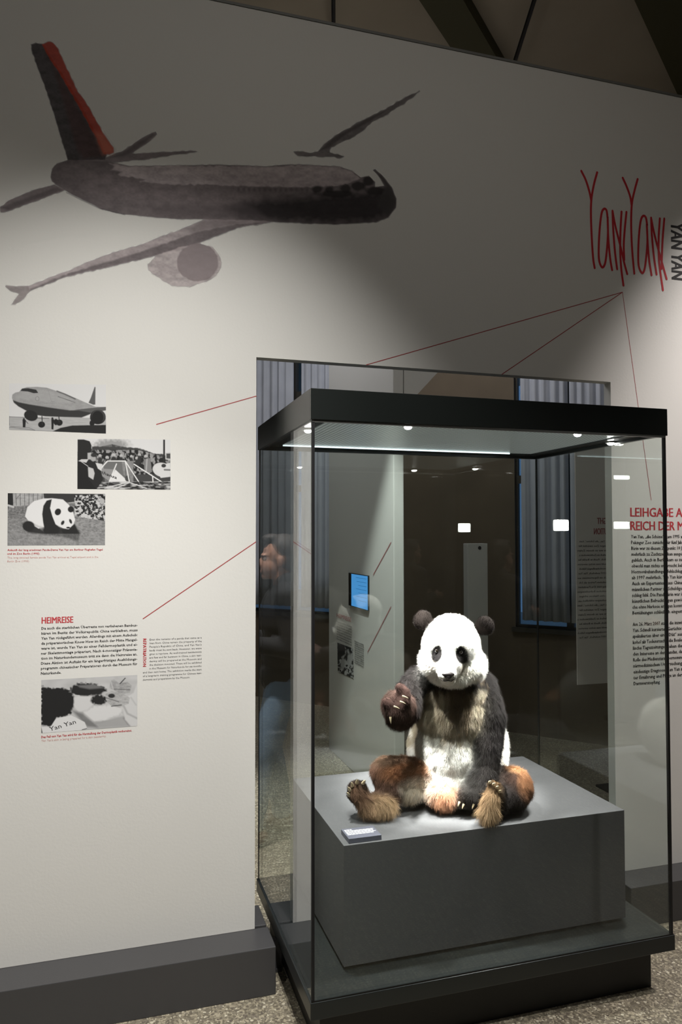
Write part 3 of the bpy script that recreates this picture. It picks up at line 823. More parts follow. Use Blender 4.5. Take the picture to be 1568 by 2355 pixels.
def photo3(p):
    x, y = p.P[:, 0], p.P[:, 1]
    p.noise(np.full(len(x), 9.), .06, .30, 14, 9, 21, 1)
    p.noise(y - 1280, .10, .42, 18, 10, 23, .7)
    p.poly([(60, 1060), (905, 1060), (905, 1140), (590, 1140), (390, 1105), (60, 1170)], .035, 8)
    p.poly([(110, 1062), (372, 1062), (380, 1110), (250, 1165), (115, 1175)], .36, 4, 1, 0, .3)
    for k in range(7): p.line([(135 + k * 38, 1062), (140 + k * 36, 1165)], 4, .04, 3)
    p.line([(140, 1110), (170, 1075)], 3, .02, 2)
    p.noise(pip(p.P, [(640, 1080), (905, 1070), (905, 1300), (640, 1260)]), .01, .55, 16, 14, 31, .95, .52)
    p.ell((875, 1130), (22, 26), .4, 5)
    p.poly([(60, 1060), (108, 1060), (112, 1165), (60, 1165)], .02, 5); p.line([(70, 1165), (115, 1180)], 16, .5, 4)
    p.line([(590, 1145), (700, 1130)], 5, .5, 5)
    # grass shadow
    p.poly([(190, 1320), (260, 1300), (380, 1390), (640, 1330), (690, 1400), (670, 1475), (560, 1440), (400, 1420), (240, 1400)], .03, 20)
    # panda
    p.poly([(215, 1260), (235, 1180), (290, 1130), (370, 1108), (450, 1105), (540, 1115), (590, 1160), (630, 1230), (645, 1290), (630, 1330), (590, 1370), (540, 1362), (480, 1330), (380, 1350), (330, 1365), (260, 1320)], .72, 6)
    p.poly([(230, 1290), (330, 1340), (380, 1350), (350, 1365), (260, 1330)], .4, 14, .7)
    p.poly([(445, 1112), (400, 1125), (372, 1170), (362, 1240), (370, 1310), (385, 1385), (470, 1400), (520, 1362), (478, 1330), (450, 1260), (430, 1190)], .018, 6)
    p.ell((245, 1345), (52, 45), .02, 10); p.ell((440, 1380), (75, 38), .018, 10); p.poly([(640, 1325), (670, 1400), (650, 1460), (560, 1430), (520, 1375), (590, 1372)], .018, 8)
    p.ell((497, 1222), (26, 30), .015, 5, .5); p.ell((608, 1200), (26, 26), .015, 5)
    p.ell((538, 1315), (13, 21), .02, 5, .5); p.ell((606, 1303), (11, 22), .02, 5, -.4); p.ell((585, 1357), (17, 8), .015, 4)
    p.noise(y - 1410, .12, .40, 9, 12, 41, .35)


grid_print('wall_photo', [(78, 118), (910, 130), (910, 549), (78, 515)], 230, 120, photo1, Z4, M['print'], .0005, 'printed grey photo of an airliner parked on the tarmac, topmost of the wall photos', 'photo')
grid_print('wall_photo', [(665, 592), (1463, 602), (1463, 1031), (664, 1025)], 230, 124, photo2, Z4, M['print'], .0005, 'printed grey photo of onlookers around a transport crate', 'photo')
grid_print('wall_photo', [(67, 1061), (903, 1068), (901, 1507), (64, 1510)], 230, 124, photo3, Z4, M['print'], .0005, 'printed grey photo of a panda walking on grass', 'photo')
Z5 = lambda x, y: (60 + x * .28061, 1380 + y * .28061)


def photo4(p):
    x, y = p.P[:, 0], p.P[:, 1]
    p.noise(np.full(len(x), 9.), .42, .58, 90, 70, 51, 1)
    p.poly([(124, 705), (180, 715), (300, 722), (360, 745), (400, 790), (395, 860), (370, 930), (250, 970), (240, 1010), (190, 1040), (124, 1020)], .015, 14, 1, 10)
    p.poly([(365, 720), (400, 690), (460, 680), (560, 690), (640, 715), (660, 745), (600, 775), (500, 790), (420, 780), (370, 760)], .02, 14, 1, 10)
    p.poly([(420, 700), (560, 690), (640, 720), (520, 730), (440, 715)], .25, 16, .6)
    p.poly([(395, 800), (430, 785), (550, 790), (560, 850), (500, 900), (430, 920), (390, 870)], .62, 16)
    p.ell((595, 820), (65, 42), .02, 14, 0, 1, 8)
    p.poly([(470, 920), (560, 870), (700, 860), (790, 890), (780, 930), (640, 990), (540, 1000), (470, 970)], .66, 20, 1, 8)
    p.poly([(370, 900), (470, 930), (560, 1005), (700, 985), (820, 950), (850, 1035), (600, 1050), (500, 1040)], .12, 26, .8)
    p.poly([(560, 1010), (700, 985), (790, 960), (850, 1040), (600, 1055)], .45, 20, .7)
    p.poly([(790, 880), (830, 790), (880, 760), (911, 680), (911, 1035), (860, 1035), (810, 980)], .60, 12)
    p.line([(800, 870), (830, 930), (910, 970)], 14, .3, 14, .7); p.line([(860, 800), (900, 860)], 10, .4, 12, .6)
    p.poly([(690, 660), (720, 650), (760, 680), (830, 670), (865, 700), (850, 760), (780, 770), (720, 740), (685, 720)], .36, 6, 1, 0, .3)
    p.poly([(650, 770), (700, 745), (790, 765), (850, 800), (840, 850), (760, 880), (690, 860), (655, 820)], .40, 6, 1, 0, .3)
    p.ell((700, 785), (28, 18), .03, 6); p.line([(690, 655), (715, 735)], 8, .5, 4); p.line([(812, 640), (770, 685)], 8, .05, 3); p.line([(655, 800), (760, 835)], 5, .1, 5)
    p.line([(720, 730), (850, 735)], 6, .08, 5, .8); p.line([(700, 870), (780, 860)], 8, .06, 6)
    p.poly([(245, 970), (370, 945), (480, 1000), (500, 1050), (380, 1085), (124, 1110), (124, 1040), (200, 1040)], .68, 5)
    p.line([(460, 1062), (497, 1052)], 5, .04, 3); p.poly([(124, 1035), (135, 1090), (124, 1090)], .05, 4)


grid_print('wall_photo', [(124, 656), (911, 614), (911, 1033), (124, 1091)], 230, 130, photo4, Z5, M['print'], .0005, 'printed grey photo of hands working on black and white fur with a Yan Yan tag', 'photo')
a = wp(60 + 195 * .2806, 1380 + 1075 * .2806); b = wp(60 + 410 * .2806, 1380 + 1010 * .2806); dd = b - a
o = text_block('photo_lettering', [('Yan Yan', a, float(np.hypot(*dd)), .016, math.atan2(dd[1], dd[0]))], M['ink'], wall_frame(.0009))
tag(o, 'thin slanted lettering Yan Yan on the tag in the photo of hands', 'lettering')
# lettering on the crate photo
Zq = lambda x, y: wp(*Z4(x, y))
a, b = Zq(868, 890), Zq(1000, 940); dd = b - a
o = text_block('photo_lettering', [('thansa', a, float(np.hypot(*dd)), .011, math.atan2(dd[1], dd[0]), .02)], M['ink'], wall_frame(.0009))
tag(o, 'dark slanted letters on the crate in the photo of onlookers', 'lettering')

# print on the far exhibition panel
def pf_(u, v): return np.stack([np.full_like(u, XP - .002), u, v], 1)
def pp_(px, py): p = at_x(px, py, XP); return np.array([p[1], p[2]])
def panel_frame(u, v): return np.stack([np.full_like(u, XP - .002), -u, v], 1)   # text reads with -Y to the right
ls = []
a, b = pp_(775, 1419), pp_(808, 1424)
ls2 = [('SECHS NEUE', (-a[0], a[1]), a[0] - b[0], .03, 0, .01)]
ls2 = [('HEIMREISE', (-a[0], a[1]), a[0] - b[0], .032, 0, .01)]
o = text_block('panel_heading', ls2, M['softred'], panel_frame, root)
lines_ = ['Da auch die sterblichen Reste von', 'bären im Besitz der Volksrepublik', 'Yan Yan rückgeführt werden und', 'da präparatorisches Know How im', 'ware ist, wurde Yan Yan zu einer', 'ner Skelettmontage präpariert', 'tion im Naturkundemuseum tritt', 'Diese Aktion ist Auftakt für ein']
ls = []
for k, s in enumerate(lines_):
    a, b = pp_(775, 1431 + k * 5.6), pp_(809, 1431 + k * 5.6)
    ls.append((s, (-a[0], a[1]), a[0] - b[0], .014, 0, .01))
for k in range(11):
    a, b = pp_(816, 1476 + k * 4.9), pp_(837, 1476 + k * 4.9)
    ls.append((lines_[(k * 3) % 8][:22], (-a[0], a[1]), a[0] - b[0], .012, 0, .01))
text_block('panel_text', ls, M['ink'], panel_frame, root)
def pphoto(p):
    p.noise(np.full(len(p.P), 9.), .03, .55, 12, 16, 61, 1, .5)
    p.poly([(112, 1435), (165, 1440), (170, 1520), (112, 1560)], .03, 10)
    p.ell((200, 1560), (16, 45), .5, 8); p.ell((150, 1590), (14, 40), .4, 8)
o = grid_print('panel_photo', [(110, 1435), (224, 1477), (230, 1697), (115, 1648)], 40, 70, pphoto, lambda x, y: (740 + x * .3189, 1020 + y * .3189), M['print'], 0,
               None, None, frame_pt=lambda d: CAM + d * ((XP - .002) / d[:, 0])[:, None])
o.parent = root; o.data.transform(root.matrix_world.inverted())
for k, (p0, p1) in enumerate((((899, 1247), (858, 1322)), ((899, 1395), (845, 1500)))):
    A, B = at_x(*p0, XP - .002), at_x(*p1, XP - .002); d = Vector(B - A).normalized(); n = d.cross(Vector((1, 0, 0))).normalized() * .003
    mb = MB(); mb.quad(Vector(A) + n, Vector(B) + n, Vector(B) - n, Vector(A) - n); mb.build('panel_line', M['line'], root)

# text banner beyond the opening at the right (its print shows reversed)
root = empty('text_banner', (bq[0][0], YB, 0)); bpy.context.view_layer.update()
tag(root, 'grey fabric banner with reversed red heading hanging beyond the opening at right', 'banner')
M['banner'] = mat('banner_cloth', (.62, .58, .55), .9)
mb = MB(); mb.box(bq[0][0], bq[1][0] + .25, YB, YB + .01, .75, 2.55); mb.build('banner_cloth', M['banner'], root)
def ban(px, py): p = at_y(px, py, YB - .002); return np.array([p[0], p[2]])
def rev_frame(u, v): return np.stack([-u, np.full_like(u, YB - .002), v], 1)
M['fadered'] = mat('faded_red', (.30, .09, .09), .8); M['fadeink'] = mat('faded_ink', (.16, .15, .14), .8)
ls = []
for s, px1, px0, py in (('LIGHT', 1403, 1373, 1205), ('NUTION', 1403, 1366, 1229)):
    a, b = ban(px1, py), ban(px0, py); ls.append((s, (-a[0], a[1]), a[0] - b[0], .042, 0, .01))
text_block('banner_heading', ls, M['fadered'], rev_frame, root)
ls = []
for k in range(22):
    a, b = ban(1402, 1247 + k * 10.4), ban(1332 - (k % 3) * 2, 1247 + k * 10.4)
    ls.append((T[k % 14][:26], (-a[0], a[1]), a[0] - b[0], .013, 0, .01))
text_block('banner_text', ls, M['fadeink'], rev_frame, root)
mb = MB(); mb.cyl((bq[0][0] - .03, YB + .005, 2.56), (bq[1][0] + .28, YB + .005, 2.56), .012, seg=10)
mb.cyl((bq[1][0] + .28, YB + .005, 0), (bq[1][0] + .28, YB + .005, 2.56), .012, seg=10); mb.cyl((bq[1][0] + .12, YB + .03, 0), (bq[1][0] + .12, YB + .03, 2.5), .012, seg=10)
mb.box(bq[1][0] + .0, bq[1][0] + .4, YB - .1, YB + .2, 0, .015)
mb.build('banner_rail', M['darkmetal'], root)

# =================================================================== DISPLAY CASE
X1, X2, Y1, Y2 = .5843 * S, 1.9029 * S, 2.2158 * S, 3.0817 * S
ZK1, ZK0, ZB, ZB0 = 2.0556 * S, 1.9595 * S, .2047 * S, .1523 * S
case = empty('display_case', ((X1 + X2) / 2, (Y1 + Y2) / 2, 0)); bpy.context.view_layer.update()
tag(case, 'tall glass display case with black cap and base, standing through the wall opening', 'display case')
mb = MB(); mb.box(X1 + .05, X2 - .055, Y1 + .07, Y2 - .05, 0, ZB0 + .001); mb.build('toe_kick', M['rubber'], case)
mb = MB(); mb.box(X1, X2, Y1, Y2, ZB0, ZB, .0025); mb.build('base', M['black'], case)
mb = MB()   # cap: four fascias and a lid
ft = .018
mb.box(X1, X2, Y1, Y1 + ft, ZK0, ZK1, .001); mb.box(X1, X2, Y2 - ft, Y2, ZK0, ZK1, .001)
mb.box(X1, X1 + ft, Y1 + ft, Y2 - ft, ZK0, ZK1); mb.box(X2 - ft, X2, Y1 + ft, Y2 - ft, ZK0, ZK1)
mb.box(X1 + ft, X2 - ft, Y1 + ft, Y2 - ft, ZK1 - .02, ZK1 - .004)
mb.build('cap', M['fascia'], case)
mb = MB(); rr = .006
mb.box(X1 + .006, X2 - .006, Y1 + .004, Y1 + .012, ZK0 - .008, ZK0 - .0002); mb.build('front_strip', M['metal'], case)
# inner ceiling of the case: dark rim + grille with added glow
zi = ZK0 + .012; rim = .085
mb = MB()
mb.box(X1 + ft, X2 - ft, Y1 + ft, Y1 + rim, zi, zi + .01); mb.box(X1 + ft, X2 - ft, Y2 - rim, Y2 - ft, zi, zi + .01)
mb.box(X1 + ft, X1 + rim, Y1 + rim, Y2 - rim, zi, zi + .01); mb.box(X2 - rim, X2 - ft, Y1 + rim, Y2 - rim, zi, zi + .01)
mb.build('inner_rim', M['black'], case)


def grille_mat():
    mt = bpy.data.materials.new('perforated_sheet'); mt.use_nodes = True
    nt = mt.node_tree; b = nt.nodes['Principled BSDF']
    tc = nt.nodes.new('ShaderNodeTexCoord'); v = nt.nodes.new('ShaderNodeTexVoronoi'); v.inputs['Scale'].default_value = 55
    v.inputs['Randomness'].default_value = 0
    nt.links.new(tc.outputs['Object'], v.inputs['Vector'])
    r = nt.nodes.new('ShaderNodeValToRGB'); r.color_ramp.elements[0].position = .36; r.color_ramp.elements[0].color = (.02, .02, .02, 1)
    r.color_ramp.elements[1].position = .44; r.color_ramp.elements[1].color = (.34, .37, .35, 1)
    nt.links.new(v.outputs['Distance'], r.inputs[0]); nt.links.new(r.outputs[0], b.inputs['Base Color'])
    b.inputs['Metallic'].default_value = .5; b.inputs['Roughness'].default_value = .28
    nt.links.new(r.outputs[0], b.inputs['Emission Color']); b.inputs['Emission Strength'].default_value = .38  # added glow: the sheet emits its own pattern to look brighter
    bp = nt.nodes.new('ShaderNodeBump'); bp.inputs['Strength'].default_value = .5; bp.inputs['Distance'].default_value = .003
    nt.links.new(v.outputs['Distance'], bp.inputs['Height']); nt.links.new(bp.outputs['Normal'], b.inputs['Normal'])
    return mt
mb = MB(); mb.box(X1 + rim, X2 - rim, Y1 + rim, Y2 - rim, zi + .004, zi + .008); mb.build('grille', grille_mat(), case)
mb = MB(); mb.box(X1 + rim + .01, X2 - rim - .12, Y2 - rim - .010, Y2 - rim - .005, zi - .001, zi + .0035)
M['strip'] = mat('grille_edge_glow', (1, 1, 1), .4, emit=(.80, .95, 1), strength=2.2)  # added glowing bar, stands in for the lit rear edge of the grille
mb.build('grille_edge_glow', M['strip'], case)
# glass panes
gt = .008; gi = .006; zg0, zg1 = ZB + .0005, ZK0 + .006
for b in ((X1 + gi, X2 - gi, Y1 + gi, Y1 + gi + gt), (X1 + gi, X2 - gi, Y2 - gi - gt, Y2 - gi),
          (X1 + gi, X1 + gi + gt, Y1 + gi + gt + .0005, Y2 - gi - gt - .0005), (X2 - gi - gt, X2 - gi, Y1 + gi + gt + .0005, Y2 - gi - gt - .0005)):
    mb = MB(); mb.box(b[0], b[1], b[2], b[3], zg0, zg1); mb.build('glass_pane', M['glass'], case)
for (cx_, cy_, sx) in ((X1 + gi, Y1 + gi, 1), (X2 - gi, Y1 + gi, -1), (X1 + gi, Y2 - gi, 1), (X2 - gi, Y2 - gi, -1)):
    sy = 1 if cy_ < (Y1 + Y2) / 2 else -1
    wdt = .0085 if sy > 0 else .004
    mb = MB(); xa, xb = sorted((cx_ - sx * .001, cx_ + sx * wdt)); ya, yb = sorted((cy_ - sy * .001, cy_ + sy * (gt + .002)))
    mb.box(xa, xb, ya, yb, zg0, zg1); mb.build('corner_seal', M['rubber'], case)
mb = MB(); mb.box(X1 + .004, X2 - .004, Y1 + .003, Y1 + .005, ZB - .001, ZB + .004); mb.build('glass_channel', M['darkmetal'], case)

# case spotlights
CS = [(708, 989), (938, 981), (1328, 998), (1418, 1019)]
lampd = []
for k, p in enumerate(CS):
    q = at_z(*p, zi - .004)
    q[0] = min(max(q[0], X1 + .03), X2 - .03); q[1] = min(max(q[1], Y1 + .035), Y2 - .05)
    mb = MB(); mb.cyl((q[0], q[1], zi - .006), (q[0], q[1], zi + .004), .022, seg=24); r_ = mb.build('spotlight_ring', M['metal'], case)
    mb = MB(); mb.ball((q[0], q[1], zi - .007), (.014, .014, .008), 14); mb.build('spotlight_lens', M['led'], r_, True)
    lampd.append(q)

# =================================================================== BLOCK, PLAQUE
BX1, BX2, BY1, BY2 = .7301 * S, 1.8023 * S, 2.3496 * S, 3.0552 * S
ZT_B = .6013 * S
blk = empty('display_block', ((BX1 + BX2) / 2, (BY1 + BY2) / 2, ZB)); bpy.context.view_layer.update()
tag(blk, 'wide matt grey block under the seated panda', 'pedestal')
mb = MB(); mb.box(BX1, BX2, BY1, BY2, ZB + .012, ZT_B, .0015); mb.build('block_body', M['block'], blk)
mb = MB(); mb.box(BX1 + .05, BX2 - .05, BY1 + .05, BY2 - .05, ZB, ZB + .0125); mb.build('block_foot', M['rubber'], blk)
pa = at_z(800, 1941, ZT_B); pb = at_z(877, 1931, ZT_B); pc = at_z(786, 1925, ZT_B)
px0, py0 = pa[0], pa[1]; pw = pb[0] - pa[0]; pdp = .092; ph = .017
pl = empty('plaque', (px0 + pw / 2, py0 + pdp / 2, ZT_B)); bpy.context.view_layer.update()
tag(pl, 'small grey text plaque lying on the front left corner of the block', 'plaque')
M['plq'] = mat('plaque_grey', (.12, .125, .16), .5)
mb = MB(); mb.box(px0 + .003, px0 + pw, py0, py0 + pdp, ZT_B, ZT_B + ph, .001); mb.build('plaque_body', M['plq'], pl)
mb = MB()
for r_ in range(5):
    y = py0 + pdp - .018 - r_ * .0105; xx = px0 + .010; end = px0 + pw * (.30 if r_ == 0 else (.93, .9, .95, .86)[r_ - 1])
    while xx < end:
        w_ = random.uniform(.006, .016); mb.box(xx, min(xx + w_, end), y, y + .0055, ZT_B + ph, ZT_B + ph + .0003); xx += w_ + .0022
mb.build('plaque_lettering', M['white'], pl)

# =================================================================== FIGURES : blending helper
def _ico(sub=3):
    bm = bmesh.new(); bmesh.ops.create_icosphere(bm, subdivisions=sub, radius=1)
    v = np.array([x.co[:] for x in bm.verts]); f = [tuple(q.index for q in p.verts) for p in bm.faces]; bm.free(); return v, f
ICO = _ico(3)


def rotm(ax, ay, az): return np.array(Matrix.Rotation(az, 3, 'Z') @ Matrix.Rotation(ay, 3, 'Y') @ Matrix.Rotation(ax, 3, 'X'))


def fuse(prims, voxel, smooth=6):
    """prims: ('e', centre, radii, R|None) or ('c', p0, r0, p1, r1); returns a single closed mesh"""
    V, Fc, n0 = [], [], 0
    for p in prims:
        v, f = ICO
        if p[0] == 'e':
            R_ = p[3] if len(p) > 3 and p[3] is not None else np.eye(3)
            vv = (v * np.array(p[2])) @ R_.T + np.array(p[1])
        else:
            _, a, ra, b, rb = p; a, b = np.array(a, float), np.array(b, float)
            d = b - a; L_ = np.linalg.norm(d) + 1e-9; d = d / L_
            t = v @ d; up = t > 0
            vv = np.where(up[:, None], v * rb + b, v * ra + a)
        V.append(vv); Fc += [tuple(i + n0 for i in q) for q in f]; n0 += len(vv)
    me = bpy.data.meshes.new('tmp'); me.from_pydata(np.vstack(V).tolist(), [], Fc)
    ob = bpy.data.objects.new('tmp', me); COL.objects.link(ob)
    md = ob.modifiers.new('r', 'REMESH'); md.mode = 'VOXEL'; md.voxel_size = voxel; md.use_smooth_shade = True
    if smooth:
        ms = ob.modifiers.new('s', 'SMOOTH'); ms.iterations = smooth; ms.factor = .6
    dg = bpy.context.evaluated_depsgraph_get()
    out = bpy.data.meshes.new_from_object(ob.evaluated_get(dg))
    bpy.data.objects.remove(ob); bpy.data.meshes.remove(me)
    return out


def coords(me):
    co = np.empty(len(me.vertices) * 3); me.vertices.foreach_get('co', co); return co.reshape(-1, 3)


def set_col(me, c):
    at = me.color_attributes.new('Col', 'FLOAT_COLOR', 'POINT')
    at.data.foreach_set('color', np.hstack([c, np.ones((len(c), 1))]).ravel())


def sdf(P, p):
    if p[0] == 'e':
        R_ = p[3] if len(p) > 3 and p[3] is not None else np.eye(3)
        q = (P - np.array(p[1])) @ R_ / np.array(p[2]); return (np.linalg.norm(q, axis=1) - 1) * min(p[2])
    _, a, ra, b, rb = p; a, b = np.array(a), np.array(b); d = b - a
    t = np.clip((P - a) @ d / (d @ d + 1e-9), 0, 1)
    return np.linalg.norm(P - a - t[:, None] * d, axis=1) - (ra + (rb - ra) * t)


# =================================================================== PANDA
K = lambda zx, zy, D: np.array(at_d(760 + zx * .31888, 1360 + zy * .31888, D))   # close-up units at depth D
def rr(z, D): return z * .31888 * D / F
WH = (.88, .86, .80); BK = (.0145, .012, .0115); RU = (.17, .082, .045); TN = (.47, .325, .19); CR = (.62, .29, .15); CM = (.60, .54, .42)
# name, primitive, colour, flow direction (None = down/outwards), hair length
PR = []
def E_(zx, zy, D, rx, ry, rd, col, ln, flow=(0, 0, -1), roll=0):
    """ellipsoid: rx, ry in close-up units, rd (depth radius) in metres; roll in the picture plane"""
    B_ = np.stack([RT * math.cos(roll) - UP * math.sin(roll), UP * math.cos(roll) + RT * math.sin(roll), FW], 1)
    PR.append((('e', K(zx, zy, D), (rr(rx, D), rr(ry, D), rd), B_), col, ln, flow))
def C_(a, ra, b, rb, col, ln, flow=None):
    A, B = K(*a), K(*b)
    if flow is None: flow = (B - A) / np.linalg.norm(B - A)
    PR.append((('c', A, rr(ra, a[2]), B, rr(rb, b[2])), col, ln, flow))

# torso
E_(885, 1130, 3.16, 315, 330, .215, WH, .024)
E_(880, 1330, 3.13, 330, 180, .215, WH, .024)
E_(900, 860, 3.13, 290, 260, .176, CM, .028)
E_(890, 700, 3.10, 265, 170, .135, BK, .022)
E_(1140, 1130, 3.25, 125, 260, .15, WH, .02)
# head
E_(868, 385, 2.99, 205, 200, .118, WH, .011)
E_(875, 300, 3.02, 165, 135, .105, WH, .010)
E_(742, 500, 2.98, 98, 112, .085, WH, .020)
E_(1004, 522, 2.98, 104, 128, .085, WH, .022)
E_(845, 530, 2.90, 100, 105, .075, WH, .008)
E_(842, 600, 2.845, 72, 62, .045, WH, .006)
E_(848, 650, 2.865, 55, 28, .035, WH, .006)
E_(870, 600, 2.97, 160, 85, .08, WH, .018)
# ears
E_(665, 208, 3.03, 70, 76, .020, (.007, .005, .004), .008, (0, 0, 1), .2)
E_(1112, 248, 3.03, 74, 74, .020, (.007, .005, .004), .008, (0, 0, 1), -.3)
C_((752, 285, 3.03), 32, (775, 310, 3.02), 50, WH, .01, (0, 0, 1))
C_((1030, 305, 3.03), 32, (1010, 335, 3.02), 52, WH, .01, (0, 0, 1))
# right arm (resting on the block)
C_((1090, 680, 3.08), 105, (1150, 900, 3.02), 108, BK, .020)
C_((1150, 900, 3.02), 108, (1125, 1100, 2.99), 108, BK, .020)
C_((1125, 1100, 2.99), 106, (1095, 1330, 2.97), 100, BK, .020)
C_((1085, 1330, 2.955), 98, (1025, 1455, 2.925), 94, BK, .018)
E_(1000, 1470, 2.92, 92, 88, .058, BK, .013)
for k, (x, y) in enumerate(((938, 1515), (972, 1530), (1008, 1535), (1045, 1525))):
    C_((x + 10, y - 50, 2.89), 28, (x, y, 2.885), 24, BK, .008)
# left arm (raised paw)
C_((640, 640, 3.06), 100, (560, 740, 2.99), 95, BK, .020)
C_((560, 740, 2.99), 95, (545, 850, 2.90), 100, BK, .020)
E_(490, 830, 2.84, 118, 118, .07, (.075, .045, .036), .018)
E_(500, 910, 2.86, 100, 75, .06, (.065, .035, .026), .022)
for k, (x, y, D) in enumerate(((548, 715, 2.79), (560, 755, 2.78), (548, 795, 2.775), (515, 825, 2.775), (450, 820, 2.79))):
    C_((x - 50, y - 22, 2.80), 34, (x, y, D), 24, (.080, .045, .038), .010)
# left leg
C_((760, 1370, 3.06), 125, (560, 1320, 2.99), 112, (.30, .17, .10), .026)
C_((560, 1320, 2.99), 120, (410, 1300, 2.95), 108, RU, .018)
C_((400, 1310, 2.95), 108, (430, 1440, 2.93), 92, (.09, .05, .038), .018)
C_((430, 1440, 2.93), 70, (320, 1530, 2.885), 58, (.12, .07, .05), .018)
E_(560, 1420, 2.99, 110, 80, .07, (.62, .50, .36), .03)
C_((395, 1540, 2.875), 66, (265, 1555, 2.855), 60, TN, .042, (.2, 0, -1))
C_((265, 1550, 2.855), 62, (190, 1450, 2.855), 58, (.16, .09, .055), .022, (.5, 0, -.8))
C_((240, 1500, 2.885), 62, (190, 1430, 2.885), 66, (.06, .045, .04), .012, (0, 0, 1))
TL = [(135, 1470), (140, 1432), (158, 1400), (190, 1378), (232, 1382)]
for (x, y) in TL: C_((x + 35 - (x - 135) * .35, y + 32, 2.865), 30, (x, y, 2.862), 22, BK, .006, (0, 0, 1))
# crotch and tail
E_(822, 1462, 2.945, 125, 84, .062, CR, .036)
E_(790, 1400, 3.04, 190, 90, .1, (.78, .62, .48), .03)
# right leg
C_((1120, 1380, 3.08), 130, (1270, 1400, 2.98), 120, (.035, .024, .02), .022)
E_(1330, 1405, 2.975, 118, 125, .10, (.06, .032, .022), .018)
E_(1300, 1470, 2.93, 125, 105, .08, BK, .016)
C_((1290, 1480, 2.91), 85, (1190, 1530, 2.86), 78, BK, .014)
C_((1135, 1590, 2.81), 60, (1165, 1490, 2.815), 58, TN, .042, (-.15, 0, -1))
C_((1165, 1490, 2.82), 55, (1180, 1415, 2.825), 44, (.36, .22, .11), .018, (-.15, 0, -1))
C_((1215, 1570, 2.845), 55, (1215, 1440, 2.845), 50, BK, .008, (0, 0, 1))
TR_ = [(1150, 1382), (1178, 1398), (1203, 1420), (1222, 1450), (1228, 1480)]
for (x, y) in TR_: C_((x + 12, y + 45, 2.825), 28, (x + 2, y, 2.815), 20, BK, .005, (0, 0, 1))

prims = [p[0] for p in PR]
pbody = fuse(prims, .0060, 7)
co = coords(pbody)
co[:, 2] = np.maximum(co[:, 2], ZT_B + .002)
# eye sockets and mouth line are pressed in
def press(c, r, d):
    global co
    q = np.linalg.norm(co - c, axis=1); k = np.exp(-(q / r) ** 2) * d
    co = co + FW[None] * k[:, None]
EYES = [(771, 431), (936, 441)]
HEADF = []
def front_point(zx, zy):
    """surface point of the body seen at close-up pixel zx, zy"""
    x, y = 760 + zx * .31888, 1360 + zy * .31888
    rel = co - CAM; D = rel @ FW; u = 784 + F * (rel @ RT) / D; v = 1177.5 - F * (rel @ UP) / D
    q = np.hypot(u - x, v - y); k = np.where(q < 2.2)[0]
    if not len(k): k = np.argsort(q)[:4]
    return at_d(x, y, D[k].min())
for e in EYES: press(front_point(*e), .020, .008)
press(front_point(850, 640), .008, .006)
press(front_point(800, 640), .010, .004); press(front_point(890, 640), .010, .004)
pbody.vertices.foreach_set('co', co.ravel()); pbody.update()


def px_of(P):
    rel = P - CAM; D = rel @ FW
    return (784 + F * (rel @ RT) / D - 760) / .31888, (1177.5 - F * (rel @ UP) / D - 1360) / .31888, D


